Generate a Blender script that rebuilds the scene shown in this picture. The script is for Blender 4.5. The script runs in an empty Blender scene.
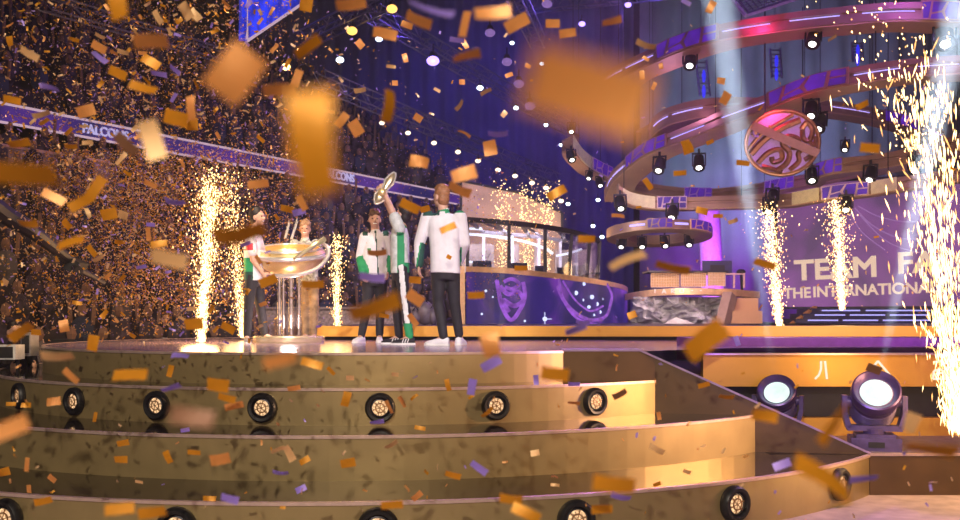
import bpy, math, random
from mathutils import Vector, Matrix
random.seed(7)
PI = math.pi
F = 1000.0          # focal length in pixels of a 960 px wide frame
H0 = 0.33           # lens height above the stage floor (z = 0)
YH = 318.0          # picture row of the horizon

scene = bpy.context.scene
COL = scene.collection

# ------------------------------------------------------------------ camera, world, lights
def W(px, py, D):
    """point seen at picture position (px, py) at distance D in front of the lens"""
    return Vector(((px - 480.0) * D / F, D, H0 + (YH - py) * D / F))

cam_d = bpy.data.cameras.new('camera')
cam = bpy.data.objects.new('camera', cam_d)
COL.objects.link(cam)
cam.location = (0, 0, H0)
cam.rotation_euler = (PI / 2, 0, 0)
cam_d.sensor_width = 36.0
cam_d.lens = 36.0 * F / 960.0
cam_d.shift_y = (YH - 260.0) / 960.0
cam_d.clip_start = 0.05
cam_d.clip_end = 200
cam_d.dof.use_dof = True
cam_d.dof.focus_distance = 11.5
cam_d.dof.aperture_fstop = 3.0
scene.camera = cam

scene.view_settings.view_transform = 'Standard'
scene.view_settings.look = 'None'
scene.view_settings.gamma = 1.0
scene.view_settings.exposure = 0.0
scene.view_settings.use_curve_mapping = False

world = bpy.data.worlds.new('arena_air')
scene.world = world
world.use_nodes = True
bg = world.node_tree.nodes['Background']
bg.inputs[0].default_value = (0.10, 0.07, 0.16, 1)
bg.inputs[1].default_value = 0.07

def light(kind, name, loc, power, color, target=None, size=0.2, angle=40, blend=0.4, shape=None, size_y=None):
    d = bpy.data.lights.new(name, kind)
    d.energy = power
    d.color = color
    if kind == 'AREA':
        d.size = size
        if size_y:
            d.shape = 'RECTANGLE'; d.size_y = size_y
    else:
        d.shadow_soft_size = size
    if kind == 'SPOT':
        d.spot_size = math.radians(angle); d.spot_blend = blend
    o = bpy.data.objects.new(name, d)
    COL.objects.link(o)
    o.location = loc
    if target is not None:
        o.rotation_euler = (Vector(target) - Vector(loc)).to_track_quat('-Z', 'Y').to_euler()
    return o

# front of house: warm white key on the steps and the confetti, pinkish white on the players
light('SPOT', 'key_spot', (-4.0, -11.0, 10.5), 9600, (1.0, 0.87, 0.70), (0.2, 9.5, -0.6), size=0.03, angle=38, blend=0.6)
light('SPOT', 'player_spot', (3.0, -2.0, 6.5), 7500, (1.0, 0.88, 0.94), (-1.2, 12.6, 0.9), size=0.25, angle=18, blend=0.5)
light('AREA', 'front_wash', (0.5, -8.0, 5.0), 620, (1.0, 0.80, 0.56), (0, 6, 0.8), size=5.0)
light('SPOT', 'fountain_fill_spot', (8.2, 8.2, 0.6), 3000, (1.0, 0.58, 0.28), (1.6, 9.2, -0.55), size=0.1, angle=26, blend=0.8)  # added lamp standing in for the fountain's warm light on the riser ends
# coloured washes over the set
light('SPOT', 'purple_wash_right', (5.0, 13.0, 8.5), 1300, (0.50, 0.14, 1.0), (9.5, 30, 2.0), size=0.4, angle=75, blend=0.8)
light('SPOT', 'purple_wash_floor', (2.5, 19.0, 7.0), 2600, (0.62, 0.25, 1.0), (1.0, 12.5, 0.0), size=0.4, angle=70, blend=0.8)
light('SPOT', 'blue_wash_curtain', (1.5, 30.0, 13.0), 2900, (0.04, 0.05, 1.0), (0.5, 42, 6.5), size=0.4, angle=75, blend=0.9)
light('SPOT', 'grey_wash_wall', (9.5, 31.0, 0.8), 5000, (0.45, 0.68, 0.92), (11.0, 39, 7.0), size=0.4, angle=62, blend=0.9)
light('SPOT', 'violet_wash_stands', (2.0, 15.0, 9.5), 1500, (0.62, 0.30, 0.85), (-6.5, 25, 2.5), size=0.4, angle=70, blend=0.8)
light('SPOT', 'amber_wash_stands', (-2.0, 10.0, 5.5), 1500, (1.0, 0.66, 0.34), (-5.5, 16, 0.5), size=0.4, angle=80, blend=0.8)
light('AREA', 'ring_wash', (6.0, 12.0, 1.2), 170, (1.0, 0.62, 0.55), (8.0, 20.0, 5.6), size=3.0)

light('SPOT', 'violet_backdrop_spot', (6.8, 32.0, 0.4), 3800, (0.50, 0.06, 1.0), W(738, 262, 39), size=0.3, angle=55, blend=0.9)
for px_, py_, pw_ in ((433, 61, 160), (582, 24, 60), (628, 5, 60)):
    light('POINT', 'violet_lamp_light', W(px_, py_ + 4, 26.6), pw_, (0.22, 0.12, 1.0), size=0.15)

# ------------------------------------------------------------------ materials
MATS = {}
def rgb(h):
    h = h.lstrip('#')
    c = [int(h[i:i + 2], 16) / 255 for i in (0, 2, 4)]
    return tuple(x / 12.92 if x <= 0.04045 else ((x + 0.055) / 1.055) ** 2.4 for x in c)

def mat(name, color, rough=0.5, metal=0.0, var=0.12, scale=9.0, bump=0.0, spec=0.5):
    if name in MATS:
        return MATS[name]
    m = bpy.data.materials.new(name); m.use_nodes = True
    nt = m.node_tree; b = nt.nodes['Principled BSDF']
    tc = nt.nodes.new('ShaderNodeTexCoord')
    nz = nt.nodes.new('ShaderNodeTexNoise'); nz.inputs['Scale'].default_value = scale
    nz.inputs['Detail'].default_value = 4
    nt.links.new(tc.outputs['Object'], nz.inputs['Vector'])
    rp = nt.nodes.new('ShaderNodeValToRGB')
    c = color if not isinstance(color, str) else rgb(color)
    rp.color_ramp.elements[0].position = 0.3; rp.color_ramp.elements[1].position = 0.7
    rp.color_ramp.elements[0].color = tuple(x * (1 - var) for x in c) + (1,)
    rp.color_ramp.elements[1].color = tuple(min(1, x * (1 + var)) for x in c) + (1,)
    nt.links.new(nz.outputs['Fac'], rp.inputs['Fac'])
    nt.links.new(rp.outputs['Color'], b.inputs['Base Color'])
    b.inputs['Roughness'].default_value = rough
    b.inputs['Metallic'].default_value = metal
    b.inputs['Specular IOR Level'].default_value = spec
    if bump:
        bp = nt.nodes.new('ShaderNodeBump'); bp.inputs['Strength'].default_value = bump
        nt.links.new(nz.outputs['Fac'], bp.inputs['Height'])
        nt.links.new(bp.outputs['Normal'], b.inputs['Normal'])
    MATS[name] = m
    return m

def glow(name, color, strength, var=0.0, scale=5.0):
    if name in MATS:
        return MATS[name]
    m = bpy.data.materials.new(name); m.use_nodes = True
    nt = m.node_tree; b = nt.nodes['Principled BSDF']
    c = color if not isinstance(color, str) else rgb(color)
    b.inputs['Base Color'].default_value = (0.02, 0.02, 0.02, 1)
    b.inputs['Emission Color'].default_value = tuple(c) + (1,)
    b.inputs['Emission Strength'].default_value = strength
    if var:
        tc = nt.nodes.new('ShaderNodeTexCoord'); nz = nt.nodes.new('ShaderNodeTexNoise')
        nz.inputs['Scale'].default_value = scale
        nt.links.new(tc.outputs['Object'], nz.inputs['Vector'])
        mr = nt.nodes.new('ShaderNodeMapRange')
        mr.inputs['From Min'].default_value = 0.3; mr.inputs['From Max'].default_value = 0.7
        mr.inputs['To Min'].default_value = strength * (1 - var); mr.inputs['To Max'].default_value = strength * (1 + var)
        nt.links.new(nz.outputs['Fac'], mr.inputs['Value'])
        nt.links.new(mr.outputs['Result'], b.inputs['Emission Strength'])
    m.cycles.emission_sampling = 'NONE'
    MATS[name] = m
    return m

def paper(name, color, rough=0.4, trans=0.45):
    m = bpy.data.materials.new(name); m.use_nodes = True
    nt = m.node_tree; b = nt.nodes['Principled BSDF']; out = nt.nodes['Material Output']
    c = rgb(color)
    tc = nt.nodes.new('ShaderNodeTexCoord'); nz = nt.nodes.new('ShaderNodeTexNoise'); nz.inputs['Scale'].default_value = 40
    nt.links.new(tc.outputs['Object'], nz.inputs['Vector'])
    rp = nt.nodes.new('ShaderNodeValToRGB')
    rp.color_ramp.elements[0].color = tuple(x * 0.88 for x in c) + (1,)
    rp.color_ramp.elements[1].color = tuple(min(1, x * 1.1) for x in c) + (1,)
    nt.links.new(nz.outputs['Fac'], rp.inputs['Fac'])
    nt.links.new(rp.outputs['Color'], b.inputs['Base Color'])
    b.inputs['Roughness'].default_value = rough; b.inputs['Metallic'].default_value = 0.25
    t = nt.nodes.new('ShaderNodeBsdfTranslucent'); nt.links.new(rp.outputs['Color'], t.inputs['Color'])
    mx = nt.nodes.new('ShaderNodeMixShader'); mx.inputs[0].default_value = trans
    nt.links.new(b.outputs[0], mx.inputs[1]); nt.links.new(t.outputs[0], mx.inputs[2])
    nt.links.new(mx.outputs[0], out.inputs['Surface'])
    MATS[name] = m
    return m

def glassy(name, color=(0.9, 0.92, 1.0), gloss=0.10, rough=0.03):
    m = bpy.data.materials.new(name); m.use_nodes = True
    nt = m.node_tree; out = nt.nodes['Material Output']
    for n in list(nt.nodes):
        if n != out: nt.nodes.remove(n)
    t = nt.nodes.new('ShaderNodeBsdfTransparent'); t.inputs[0].default_value = tuple(color) + (1,)
    g = nt.nodes.new('ShaderNodeBsdfGlossy'); g.inputs['Roughness'].default_value = rough
    lw = nt.nodes.new('ShaderNodeLayerWeight'); lw.inputs[0].default_value = 0.25
    mr = nt.nodes.new('ShaderNodeMapRange'); mr.inputs['To Min'].default_value = gloss; mr.inputs['To Max'].default_value = 0.6
    nt.links.new(lw.outputs['Fresnel'], mr.inputs['Value'])
    mx = nt.nodes.new('ShaderNodeMixShader')
    nt.links.new(mr.outputs['Result'], mx.inputs[0])
    nt.links.new(t.outputs[0], mx.inputs[1]); nt.links.new(g.outputs[0], mx.inputs[2])
    nt.links.new(mx.outputs[0], out.inputs['Surface'])
    MATS[name] = m
    return m

M_riser = mat('brushed_gold_riser', (0.40, 0.29, 0.135), 0.38, 0.5, 0.10, 3.0)
M_tread = mat('dark_gloss_tread', (0.030, 0.022, 0.016), 0.06, 0.0, 0.3, 4.0)
M_nosing = mat('rose_metal_nosing', (0.80, 0.58, 0.52), 0.30, 0.6)
M_stagefl = mat('glossy_stage_floor', (0.34, 0.24, 0.32), 0.16, 0.0, 0.3, 2.0)
M_brown = mat('dark_brown_panel', (0.11, 0.058, 0.02), 0.5, 0.2, 0.15, 4.0)
M_goldpan = mat('gold_fascia', (0.78, 0.40, 0.06), 0.42, 0.35, 0.06, 2.0)
M_black = mat('matt_black', (0.012, 0.011, 0.014), 0.6, 0.0, 0.3)
M_rubber = mat('black_rubber', (0.012, 0.011, 0.012), 0.45, 0.0, 0.3, 30, 0.1)
M_darkmet = mat('dark_metal', (0.035, 0.033, 0.045), 0.45, 0.6)
M_fixture = mat('violet_tinted_housing', (0.10, 0.07, 0.20), 0.38, 0.3, 0.2, 12)
M_concrete = mat('concrete_floor', (0.42, 0.33, 0.31), 0.75, 0.0, 0.22, 5.0, 0.1)
M_barrier = mat('grey_barrier', (0.30, 0.23, 0.24), 0.8, 0.0, 0.5, 22)
M_ringmet = mat('bronze_ring_metal', (0.34, 0.20, 0.16), 0.42, 0.45, 0.18, 1.5)
M_ringun = mat('tan_ring_underside', (0.50, 0.30, 0.20), 0.5, 0.2, 0.12, 1.5)
M_cream = mat('cream_ring_panel', (0.75, 0.66, 0.45), 0.5, 0.1, 0.1)
M_gold = mat('polished_gold', (0.92, 0.68, 0.32), 0.28, 0.6, 0.06)
M_silver = mat('polished_silver', (0.90, 0.86, 0.82), 0.25, 0.6, 0.06)
M_bronze = mat('antique_bronze', (0.42, 0.22, 0.10), 0.35, 0.7, 0.25, 14)
M_lilac = mat('lilac_enamel', (0.55, 0.36, 0.72), 0.4, 0.1, 0.12, 6)
M_rock = mat('grey_rock_cloth', (0.55, 0.54, 0.62), 0.7, 0.1, 0.6, 2.2, 0.8)
M_weave = mat('tan_woven_panel', (0.62, 0.36, 0.20), 0.6, 0.1, 0.3, 60)
M_seat = mat('dark_stand_concrete', (0.028, 0.022, 0.034), 0.85, 0.0, 0.5, 3.0)
M_crowd = mat('dark_crowd_clothes', (0.05, 0.035, 0.06), 0.85, 0.0, 0.9, 6.0)
M_steel = mat('truss_aluminium', (0.20, 0.19, 0.28), 0.4, 0.7)
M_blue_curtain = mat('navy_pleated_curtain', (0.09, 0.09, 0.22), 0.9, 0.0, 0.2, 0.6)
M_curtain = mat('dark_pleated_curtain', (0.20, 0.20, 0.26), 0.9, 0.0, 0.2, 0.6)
M_ceil = mat('black_roof_deck', (0.012, 0.011, 0.018), 0.9, 0.0, 0.5, 1.0)
M_glass = glassy('clear_booth_glass')
M_acryl = glassy('clear_acrylic', (0.93, 0.90, 0.88), 0.16, 0.06)
M_led = glow('led_white_violet', (0.45, 0.36, 1.0), 1.7)
M_purpleglass = glow('violet_lit_glass', (0.075, 0.008, 0.36), 0.85, 0.45, 2.0)
M_white_l = glow('white_lens', (1.0, 0.95, 0.88), 7.0)
M_blue_l = glow('blue_lens', (0.36, 0.24, 1.0), 3.2)
M_purp_l = glow('dim_violet_lens', (0.45, 0.25, 0.75), 0.5)
M_warm_l = glow('warm_lens', (1.0, 0.62, 0.22), 7.0)
M_amber_l = glow('amber_lens', (1.0, 0.55, 0.12), 2.0)
M_cool_l = glow('cool_lens', (0.70, 0.85, 1.0), 5.0)
M_foot_l = glow('footlight_bulb', (1.0, 0.60, 0.30), 0.95, 0.8, 60)
M_spark = glow('spark_white_hot', (1.0, 0.64, 0.26), 5.5)
M_sparko = glow('spark_orange', (1.0, 0.46, 0.13), 2.2)
M_booth_l = glow('booth_strip_light', (0.95, 0.93, 1.0), 1.6)
M_text = glow('screen_lettering', (0.95, 0.66, 0.48), 0.85)
M_ribtext = glow('ribbon_lettering', (0.62, 0.55, 0.95), 0.8)
M_glyph = glow('emissive_glyph', (1.0, 0.80, 0.62), 1.1)  # pale marks drawn as emissive
M_skin = mat('skin', (0.62, 0.36, 0.26), 0.55, 0.0, 0.08, 20)
M_lip = mat('lips', (0.42, 0.14, 0.12), 0.5)
M_teeth = mat('teeth', (0.85, 0.80, 0.74), 0.4)
M_eye = mat('eye_dark', (0.02, 0.015, 0.012), 0.3)
M_hdark = mat('dark_hair', (0.018, 0.012, 0.012), 0.6, 0, 0.4, 60)
M_hbrown = mat('brown_hair', (0.12, 0.055, 0.03), 0.6, 0, 0.4, 60)
M_hblond = mat('ginger_blond_hair', (0.32, 0.14, 0.06), 0.6, 0, 0.35, 60)
M_hsand = mat('sandy_hair', (0.36, 0.22, 0.12), 0.6, 0, 0.35, 60)
M_wcloth = mat('white_sports_cloth', (0.78, 0.75, 0.78), 0.75, 0.0, 0.07, 9, 0.15)
M_jersey = mat('pale_jersey_cloth', (0.60, 0.62, 0.60), 0.75, 0.0, 0.22, 14, 0.15)
M_green = mat('green_cloth', (0.02, 0.30, 0.11), 0.7, 0.0, 0.15)
M_dgreen = mat('dark_green_cloth', (0.012, 0.07, 0.055), 0.75, 0.0, 0.2)
M_bcloth = mat('black_cloth', (0.018, 0.016, 0.022), 0.75, 0.0, 0.3)
M_khaki = mat('khaki_cloth', (0.34, 0.24, 0.14), 0.8, 0.0, 0.5, 9)
M_pattern = mat('grey_patterned_cloth', (0.42, 0.44, 0.40), 0.8, 0.0, 0.7, 26)
M_red = mat('red_patch', (0.55, 0.03, 0.05), 0.6)
M_sole = mat('white_sole', (0.80, 0.78, 0.76), 0.6)
M_greyc = mat('grey_cloth', (0.20, 0.19, 0.21), 0.8)
P_gold = paper('gold_confetti_paper', '#e2a02c')
P_orange = paper('orange_confetti_paper', '#eaa963')
P_violetlit = paper('violet_lit_confetti_paper', '#b79cf0')  # purple stage light on the paper, put into its colour
P_pale = paper('pale_confetti_paper', '#efc994')
P_brown = paper('brown_shaded_confetti_paper', '#94684f')  # brown paper, its tone also paints a piece's shadow side

# ------------------------------------------------------------------ mesh helper
class MB:
    def __init__(s):
        s.v = []; s.f = []; s.m = []; s.cur = 0
    def add(s, vs, fs):
        b = len(s.v); s.v += [Vector(x) for x in vs]
        s.f += [tuple(b + i for i in f) for f in fs]; s.m += [s.cur] * len(fs)
    def box(s, c, size, rot=None):
        c = Vector(c); hx, hy, hz = (x / 2 for x in size)
        vs = [Vector((x * hx, y * hy, z * hz)) for x in (-1, 1) for y in (-1, 1) for z in (-1, 1)]
        if rot is not None: vs = [rot @ v for v in vs]
        s.add([c + v for v in vs], [(0, 1, 3, 2), (4, 6, 7, 5), (0, 4, 5, 1), (2, 3, 7, 6), (0, 2, 6, 4), (1, 5, 7, 3)])
    def bar(s, a, b, w, h=None, up=Vector((0, 0, 1))):
        a, b = Vector(a), Vector(b); h = h or w
        d = (b - a).normalized()
        x = d.cross(up)
        if x.length < 1e-4: x = d.cross(Vector((0, 1, 0)))
        x.normalize(); y = x.cross(d).normalized()
        vs = []
        for p in (a, b):
            for i, j in ((-1, -1), (1, -1), (1, 1), (-1, 1)): vs.append(p + x * i * w / 2 + y * j * h / 2)
        s.add(vs, [(3, 2, 1, 0), (4, 5, 6, 7)] + [(i, (i + 1) % 4, 4 + (i + 1) % 4, 4 + i) for i in range(4)])
    def loft(s, rings, cap=True, closed=False):
        n = len(rings[0]); b = len(s.v); k = len(rings)
        vs = [p for r in rings for p in r]; fs = []
        for i in range(k if closed else k - 1):
            i2 = (i + 1) % k
            for j in range(n):
                fs.append((i * n + j, i * n + (j + 1) % n, i2 * n + (j + 1) % n, i2 * n + j))
        if cap and not closed:
            fs.append(tuple(reversed(range(n)))); fs.append(tuple((k - 1) * n + j for j in range(n)))
        s.add(vs, fs)
    def tube(s, pts, r, n=10, closed=False):
        pts = [Vector(p) for p in pts]; k = len(pts)
        rs = r if isinstance(r, (list, tuple)) else [r] * k
        rings = []; prev = None
        for i, p in enumerate(pts):
            if closed: t = pts[(i + 1) % k] - pts[i - 1]
            else: t = pts[min(i + 1, k - 1)] - pts[max(i - 1, 0)]
            t.normalize()
            if prev is None:
                a = Vector((0, 0, 1)) if abs(t.z) < 0.9 else Vector((1, 0, 0))
                x = t.cross(a).normalized()
            else:
                x = (prev - t * prev.dot(t)).normalized()
            prev = x; y = t.cross(x)
            rings.append([p + (x * math.cos(q) + y * math.sin(q)) * rs[i] for q in (2 * PI * j / n for j in range(n))])
        s.loft(rings, True, closed)
    def lathe(s, prof, o=(0, 0, 0), axis=(0, 0, 1), n=24, sx=1.0, xdir=None):
        o = Vector(o); a = Vector(axis).normalized()
        x = Vector(xdir) if xdir is not None else (a.cross(Vector((0, 0, 1))) if abs(a.z) < 0.95 else Vector((1, 0, 0)))
        x = (x - a * x.dot(a)).normalized(); y = a.cross(x)
        s.loft([[o + a * z + (x * math.cos(q) * sx + y * math.sin(q)) * max(r, 1e-4) for q in (2 * PI * j / n for j in range(n))] for r, z in prof])
    def ell(s, c, r, rot=None, n=14, k=9):
        c = Vector(c); rot = rot or Matrix.Identity(3); rings = []
        for i in range(k + 1):
            t = PI * (0.02 + 0.96 * i / k)
            rings.append([c + rot @ Vector((math.sin(t) * math.cos(q) * r[0], math.sin(t) * math.sin(q) * r[1], -math.cos(t) * r[2]))
                          for q in (2 * PI * j / n for j in range(n))])
        s.loft(rings)
    def build(s, name, mats, parent=None, smooth=False):
        me = bpy.data.meshes.new(name)
        o0 = ORIG.get(parent.name, Vector((0, 0, 0))) if parent else Vector((0, 0, 0))
        me.from_pydata([v - o0 for v in s.v], [], s.f)
        mats = mats if isinstance(mats, (list, tuple)) else [mats]
        for m in mats: me.materials.append(m)
        me.polygons.foreach_set('material_index', s.m)
        if smooth: me.polygons.foreach_set('use_smooth', [True] * len(s.f))
        me.update()
        o = bpy.data.objects.new(name, me); COL.objects.link(o)
        if parent:
            o.parent = parent; ORIG[o.name] = o0
        return o
ORIG = {}

def smooth_angle(o, deg=35):
    me = o.data
    me.polygons.foreach_set('use_smooth', [True] * len(me.polygons))
    try: me.set_sharp_from_angle(angle=math.radians(deg))
    except Exception: pass
    return o

def tag(o, label=None, cat=None, group=None, kind=None):
    if label: o['label'] = label
    if cat: o['category'] = cat
    if group: o['group'] = group
    if kind: o['kind'] = kind
    return o

def thing(name, label, cat, loc=(0, 0, 0), group=None, kind=None):
    o = bpy.data.objects.new(name, None); COL.objects.link(o)
    o.empty_display_size = 0.1
    o.location = loc; ORIG[o.name] = Vector(loc)
    return tag(o, label, cat, group, kind)

def copy_tree(o, parent=None):
    c = o.copy(); COL.objects.link(c)
    if parent is not None: c.parent = parent
    for ch in list(o.children): copy_tree(ch, c)
    return c

# ------------------------------------------------------------------ arena shell
ZF = -1.374
def struct(name, mb, m, **k): return tag(mb.build(name, m, **k), kind='structure')
b = MB(); b.box((4, 22, ZF - 0.1), (60, 60, 0.2)); struct('floor', b, M_concrete)
b = MB(); b.box((2, 22, 17.2), (56, 60, 0.3)); struct('ceiling', b, M_ceil)
b = MB(); b.box((4, 51.0, 8), (60, 0.3, 19)); struct('wall_back', b, M_ceil)
b = MB(); b.box((-24, 22, 8), (0.3, 60, 19)); struct('wall_left', b, M_ceil)
b = MB(); b.box((30, 22, 8), (0.3, 60, 19)); struct('wall_right', b, M_ceil)

# pleated curtain behind everything
def curtain(name, label, x0, x1, y, z0, z1, pitch, m):
    b = MB(); n = int((x1 - x0) / pitch * 6); vs = []
    for i in range(n + 1):
        x = x0 + (x1 - x0) * i / n
        yy = y + 0.13 * math.sin(2 * PI * (x - x0) / pitch) + 0.05 * math.sin(x * 1.7)
        vs += [(x, yy, z0), (x, yy, z1)]
    b.add(vs, [(2 * i, 2 * i + 2, 2 * i + 3, 2 * i + 1) for i in range(n)])
    vs2 = [(v[0], v[1] + 0.04, v[2]) for v in vs]
    b.add(vs2, [(2 * i, 2 * i + 1, 2 * i + 3, 2 * i + 2) for i in range(n)])
    return tag(b.build(name, m, smooth=True), label, 'curtain')
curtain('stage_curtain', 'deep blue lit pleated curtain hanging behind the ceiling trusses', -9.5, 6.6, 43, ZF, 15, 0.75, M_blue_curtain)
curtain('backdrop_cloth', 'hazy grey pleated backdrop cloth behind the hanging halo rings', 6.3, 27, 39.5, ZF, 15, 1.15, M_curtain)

# ------------------------------------------------------------------ stage with curved steps
CX, CY = -1.352, 13.599
RS = [4.212, 4.737, 5.526, 6.465]
ZS = [0.0, -0.297, -0.625, -0.989, ZF]
def hit(px, R):
    a = (px - 480) / F; A = a * a + 1; B = -2 * (a * CX + CY); C = CX * CX + CY * CY - R * R
    D = (-B - math.sqrt(B * B - 4 * A * C)) / (2 * A)
    return Vector((a * D, D))
ENDS = [hit(563, RS[0]), hit(655, RS[1]), hit(755, RS[2]), hit(871, RS[3])]
def ang(p): return math.atan2(p.y - CY, p.x - CX)
def arc_pts(R, a0, a1, n=96):
    return [Vector((CX + R * math.cos(a0 + (a1 - a0) * i / n), CY + R * math.sin(a0 + (a1 - a0) * i / n))) for i in range(n + 1)]
A_BACK = -PI - 1.1          # the arcs run round the left side to the back
def v3(p, z): return Vector((p.x, p.y, z))

def step(i, name, label):
    """riser i of radius RS[i] from ZS[i] down to ZS[i+1], and the surface above it"""
    t = thing(name, label, 'stage step' if i else 'stage', (CX, CY - RS[i], ZS[i + 1]))
    a1 = ang(ENDS[i]); P = arc_pts(RS[i], A_BACK, a1); n = len(P)
    T = 0.05
    b = MB()
    Q = arc_pts(RS[i] - T, A_BACK, a1)
    rings = [[v3(P[k], ZS[i] - 0.02), v3(P[k], ZS[i + 1]), v3(Q[k], ZS[i + 1]), v3(Q[k], ZS[i] - 0.02)] for k in range(n)]
    b.loft(rings)
    b.build('riser', M_riser, t)
    b = MB()
    P2 = arc_pts(RS[i] + 0.012, A_BACK, a1); Q2 = arc_pts(RS[i] - 0.03, A_BACK, a1)
    b.loft([[v3(P2[k], ZS[i] + 0.004), v3(P2[k], ZS[i] - 0.020), v3(Q2[k], ZS[i] - 0.020), v3(Q2[k], ZS[i] + 0.004)] for k in range(n)])
    b.build('nosing', M_nosing, t)
    b = MB()
    P3 = arc_pts(RS[i] - 0.02, A_BACK, a1)
    if i == 0:
        top = [v3(p, 0) for p in P3]
        b.add(top, [tuple(range(len(top)))])
        bx = [(ENDS[0].x - 1.0, ENDS[0].y + 0.9, 0.0), (ENDS[0].x, ENDS[0].y, 0.0), (1.62, 10.05, 0), (2.9, 11.2, 0.0), (9.0, 12.0, 0.0), (9.0, 16.4, 0), (-3.0, 17.2, 0), (-3, 14, 0)]
        b.add([(x, y, z - 0.004) for x, y, z in bx], [tuple(range(len(bx)))])
        b.build('stage_floor', M_stagefl, t)
    else:
        inn = arc_pts(RS[i - 1] - 0.04, A_BACK, ang(ENDS[i - 1]))
        # tread: strip between this edge and the riser above, closed towards the side wall
        ring = [v3(p, ZS[i]) for p in P3]; ring2 = [v3(p, ZS[i]) for p in inn]
        m = min(len(ring), len(ring2))
        b.add(ring + ring2, [(k, k + 1, m + k + 1, m + k) for k in range(m - 1)])
        b.add([ring[-1], v3(ENDS[i], ZS[i]) + Vector((0.1, 0.12, 0)), v3(ENDS[i - 1], ZS[i]) + Vector((0.1, 0.12, 0)), ring2[-1]], [(0, 1, 2, 3)])
        b.build('tread', M_tread, t)
    return t
step(0, 'round_stage', 'round glossy stage with gold front edge carrying the winners and trophy')
step(1, 'stage_step', 'topmost curved gold step below the stage floor, dotted with footlights')
step(2, 'stage_step', 'middle curved gold step without any footlights')
step(3, 'stage_step', 'lowest curved gold step at the bottom of the frame, with footlights')

# the sloping side wall closing the steps on the right
t = thing('stair_side_wall', 'dark brown sloping side wall at the right end of the steps', 'side wall', v3(ENDS[3], ZF))
KX = 1.603
plan = [(ENDS[0], 0.0), (Vector((KX, 10.018)), 0.0)] + [(e, ZS[3] * (e.x - KX) / (ENDS[3].x - KX)) for e in ENDS[1:]]
TW = 0.16
b = MB()
b.loft([[Vector((e.x, e.y, z)), Vector((e.x, e.y, ZF)), Vector((e.x, e.y + TW, ZF)), Vector((e.x, e.y + TW, z))] for e, z in plan])
b.build('wall_panel', M_brown, t)
b = MB()
b.loft([[Vector((e.x, e.y - .012, z + .018)), Vector((e.x, e.y - .012, z - .004)), Vector((e.x, e.y + TW + .012, z - .004)), Vector((e.x, e.y + TW + .012, z + .018))] for e, z in plan])
b.build('capping', mat('lilac_capping', (0.42, 0.30, 0.50), 0.3, 0.4), t)

# lower apron on the right with the moving heads on it
ZA = ZS[3]
t = thing('right_apron', 'low dark brown apron box right of the steps under the moving heads', 'platform', (5.6, 9.6, ZF))
b = MB(); b.box((7.9, 9.66, (ZF + ZA) / 2), (8.3, 0.08, ZA - ZF)); b.build('front_board', M_brown, t)
b = MB(); b.box((7.4, 10.45, ZA - 0.03), (9.2, 1.6, 0.06)); b.build('deck', mat('grey_deck', (0.16, 0.13, 0.15), 0.4, 0.0, 0.4, 14), t)
b = MB(); b.box((7.9, 9.64, ZA + 0.004), (8.3, 0.06, 0.022)); b.build('nosing', M_nosing, t)
# fascia of the right stage
t = thing('right_stage_front', 'gold stage front with pale glyphs behind the two moving head lights', 'stage front', (7, 11.25, ZA))
zt = W(0, 355, 11.2).z; zm = W(0, 386.5, 11.2).z; zk = W(0, 418, 11.2).z
b = MB(); b.box((7.2, 11.27, (zt + zm) / 2), (9.4, 0.14, zt - zm)); b.build('gold_board', M_goldpan, t)
b = MB(); b.box((7.2, 11.45, (zm + zk) / 2), (9.4, 0.1, zm - zk)); b.build('dark_recess', M_black, t)
b = MB(); b.box((7.2, 11.27, (zk + ZA) / 2), (9.4, 0.14, zk - ZA)); b.build('lower_gold_board', M_goldpan, t)
b = MB(); b.box((7.2, 11.24, zt + 0.012), (9.4, 0.2, 0.02)); b.build('edge_trim', M_nosing, t)
# glyphs on it, drawn as strokes
def stroke(b, pts, D, w):
    for a_, b_ in zip(pts, pts[1:]):
        b.bar(W(*a_, D), W(*b_, D), w, 0.012, up=Vector((0, 1, 0)))
D = 11.19
for ss in ([[(821, 361), (821, 369), (819, 375), (815, 379)]], [[(825, 361), (826, 371), (827, 379)]],
           [[(868, 373), (878, 361), (894, 380), (879, 380), (873, 372)], [(876, 366), (884, 376)]],
           [[(934, 362), (942, 361), (946, 364)]], [[(933, 379), (934, 371), (940, 369), (945, 372), (946, 379), (933, 379)], [(938, 373), (946, 373)]]):
    b = MB()
    for pts in ss: stroke(b, pts, D, 0.022)
    b.build('glyph', M_glyph, t)

# raised platform at the back of the stage with the gold front strip
t = thing('rear_platform', 'low raised platform with long gold front strip behind the winners', 'platform', (2.2, 15.0, 0))
zb, ztp = W(0, 336.5, 15).z, W(0, 326.0, 15).z
b = MB(); b.box((2.75, 15.04, (zb + ztp) / 2), (10.4, 0.08, ztp - zb)); b.build('gold_strip', M_goldpan, t)
b = MB(); b.box((2.75, 22.0, ztp - 0.02), (10.4, 13.8, 0.03)); b.box((9.5, 26.0, ztp - 0.02), (9.0, 18, 0.03)); b.build('deck', mat('platform_deck', (0.10, 0.07, 0.12), 0.35, 0, 0.3, 3), t)
b = MB(); b.box((0.4, 15.25, (zb - 0.045) / 2 + 0.02), (5.6, 0.06, zb + 0.045)); b.build('recess', M_black, t)
b = MB(); b.box((5.7, 15.25, (zb - 0.3) / 2), (5.4, 0.06, zb + 0.3)); b.build('violet_lit_recess', mat('violet_light_paint', (0.25, 0.06, 0.45), 0.5), t)  # violet colour paints the purple light in the recess
b = MB(); b.box((7.4, 12.3, (-.09 + W(0, 338, 11.9).z) / 2), (9.8, .8, W(0, 338, 11.9).z + .09)); b.build('violet_light_block', mat('violet_light_paint', (0.25, 0.06, 0.45), 0.5), t)  # added block, its violet colour stands in for purple light on the stage
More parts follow.
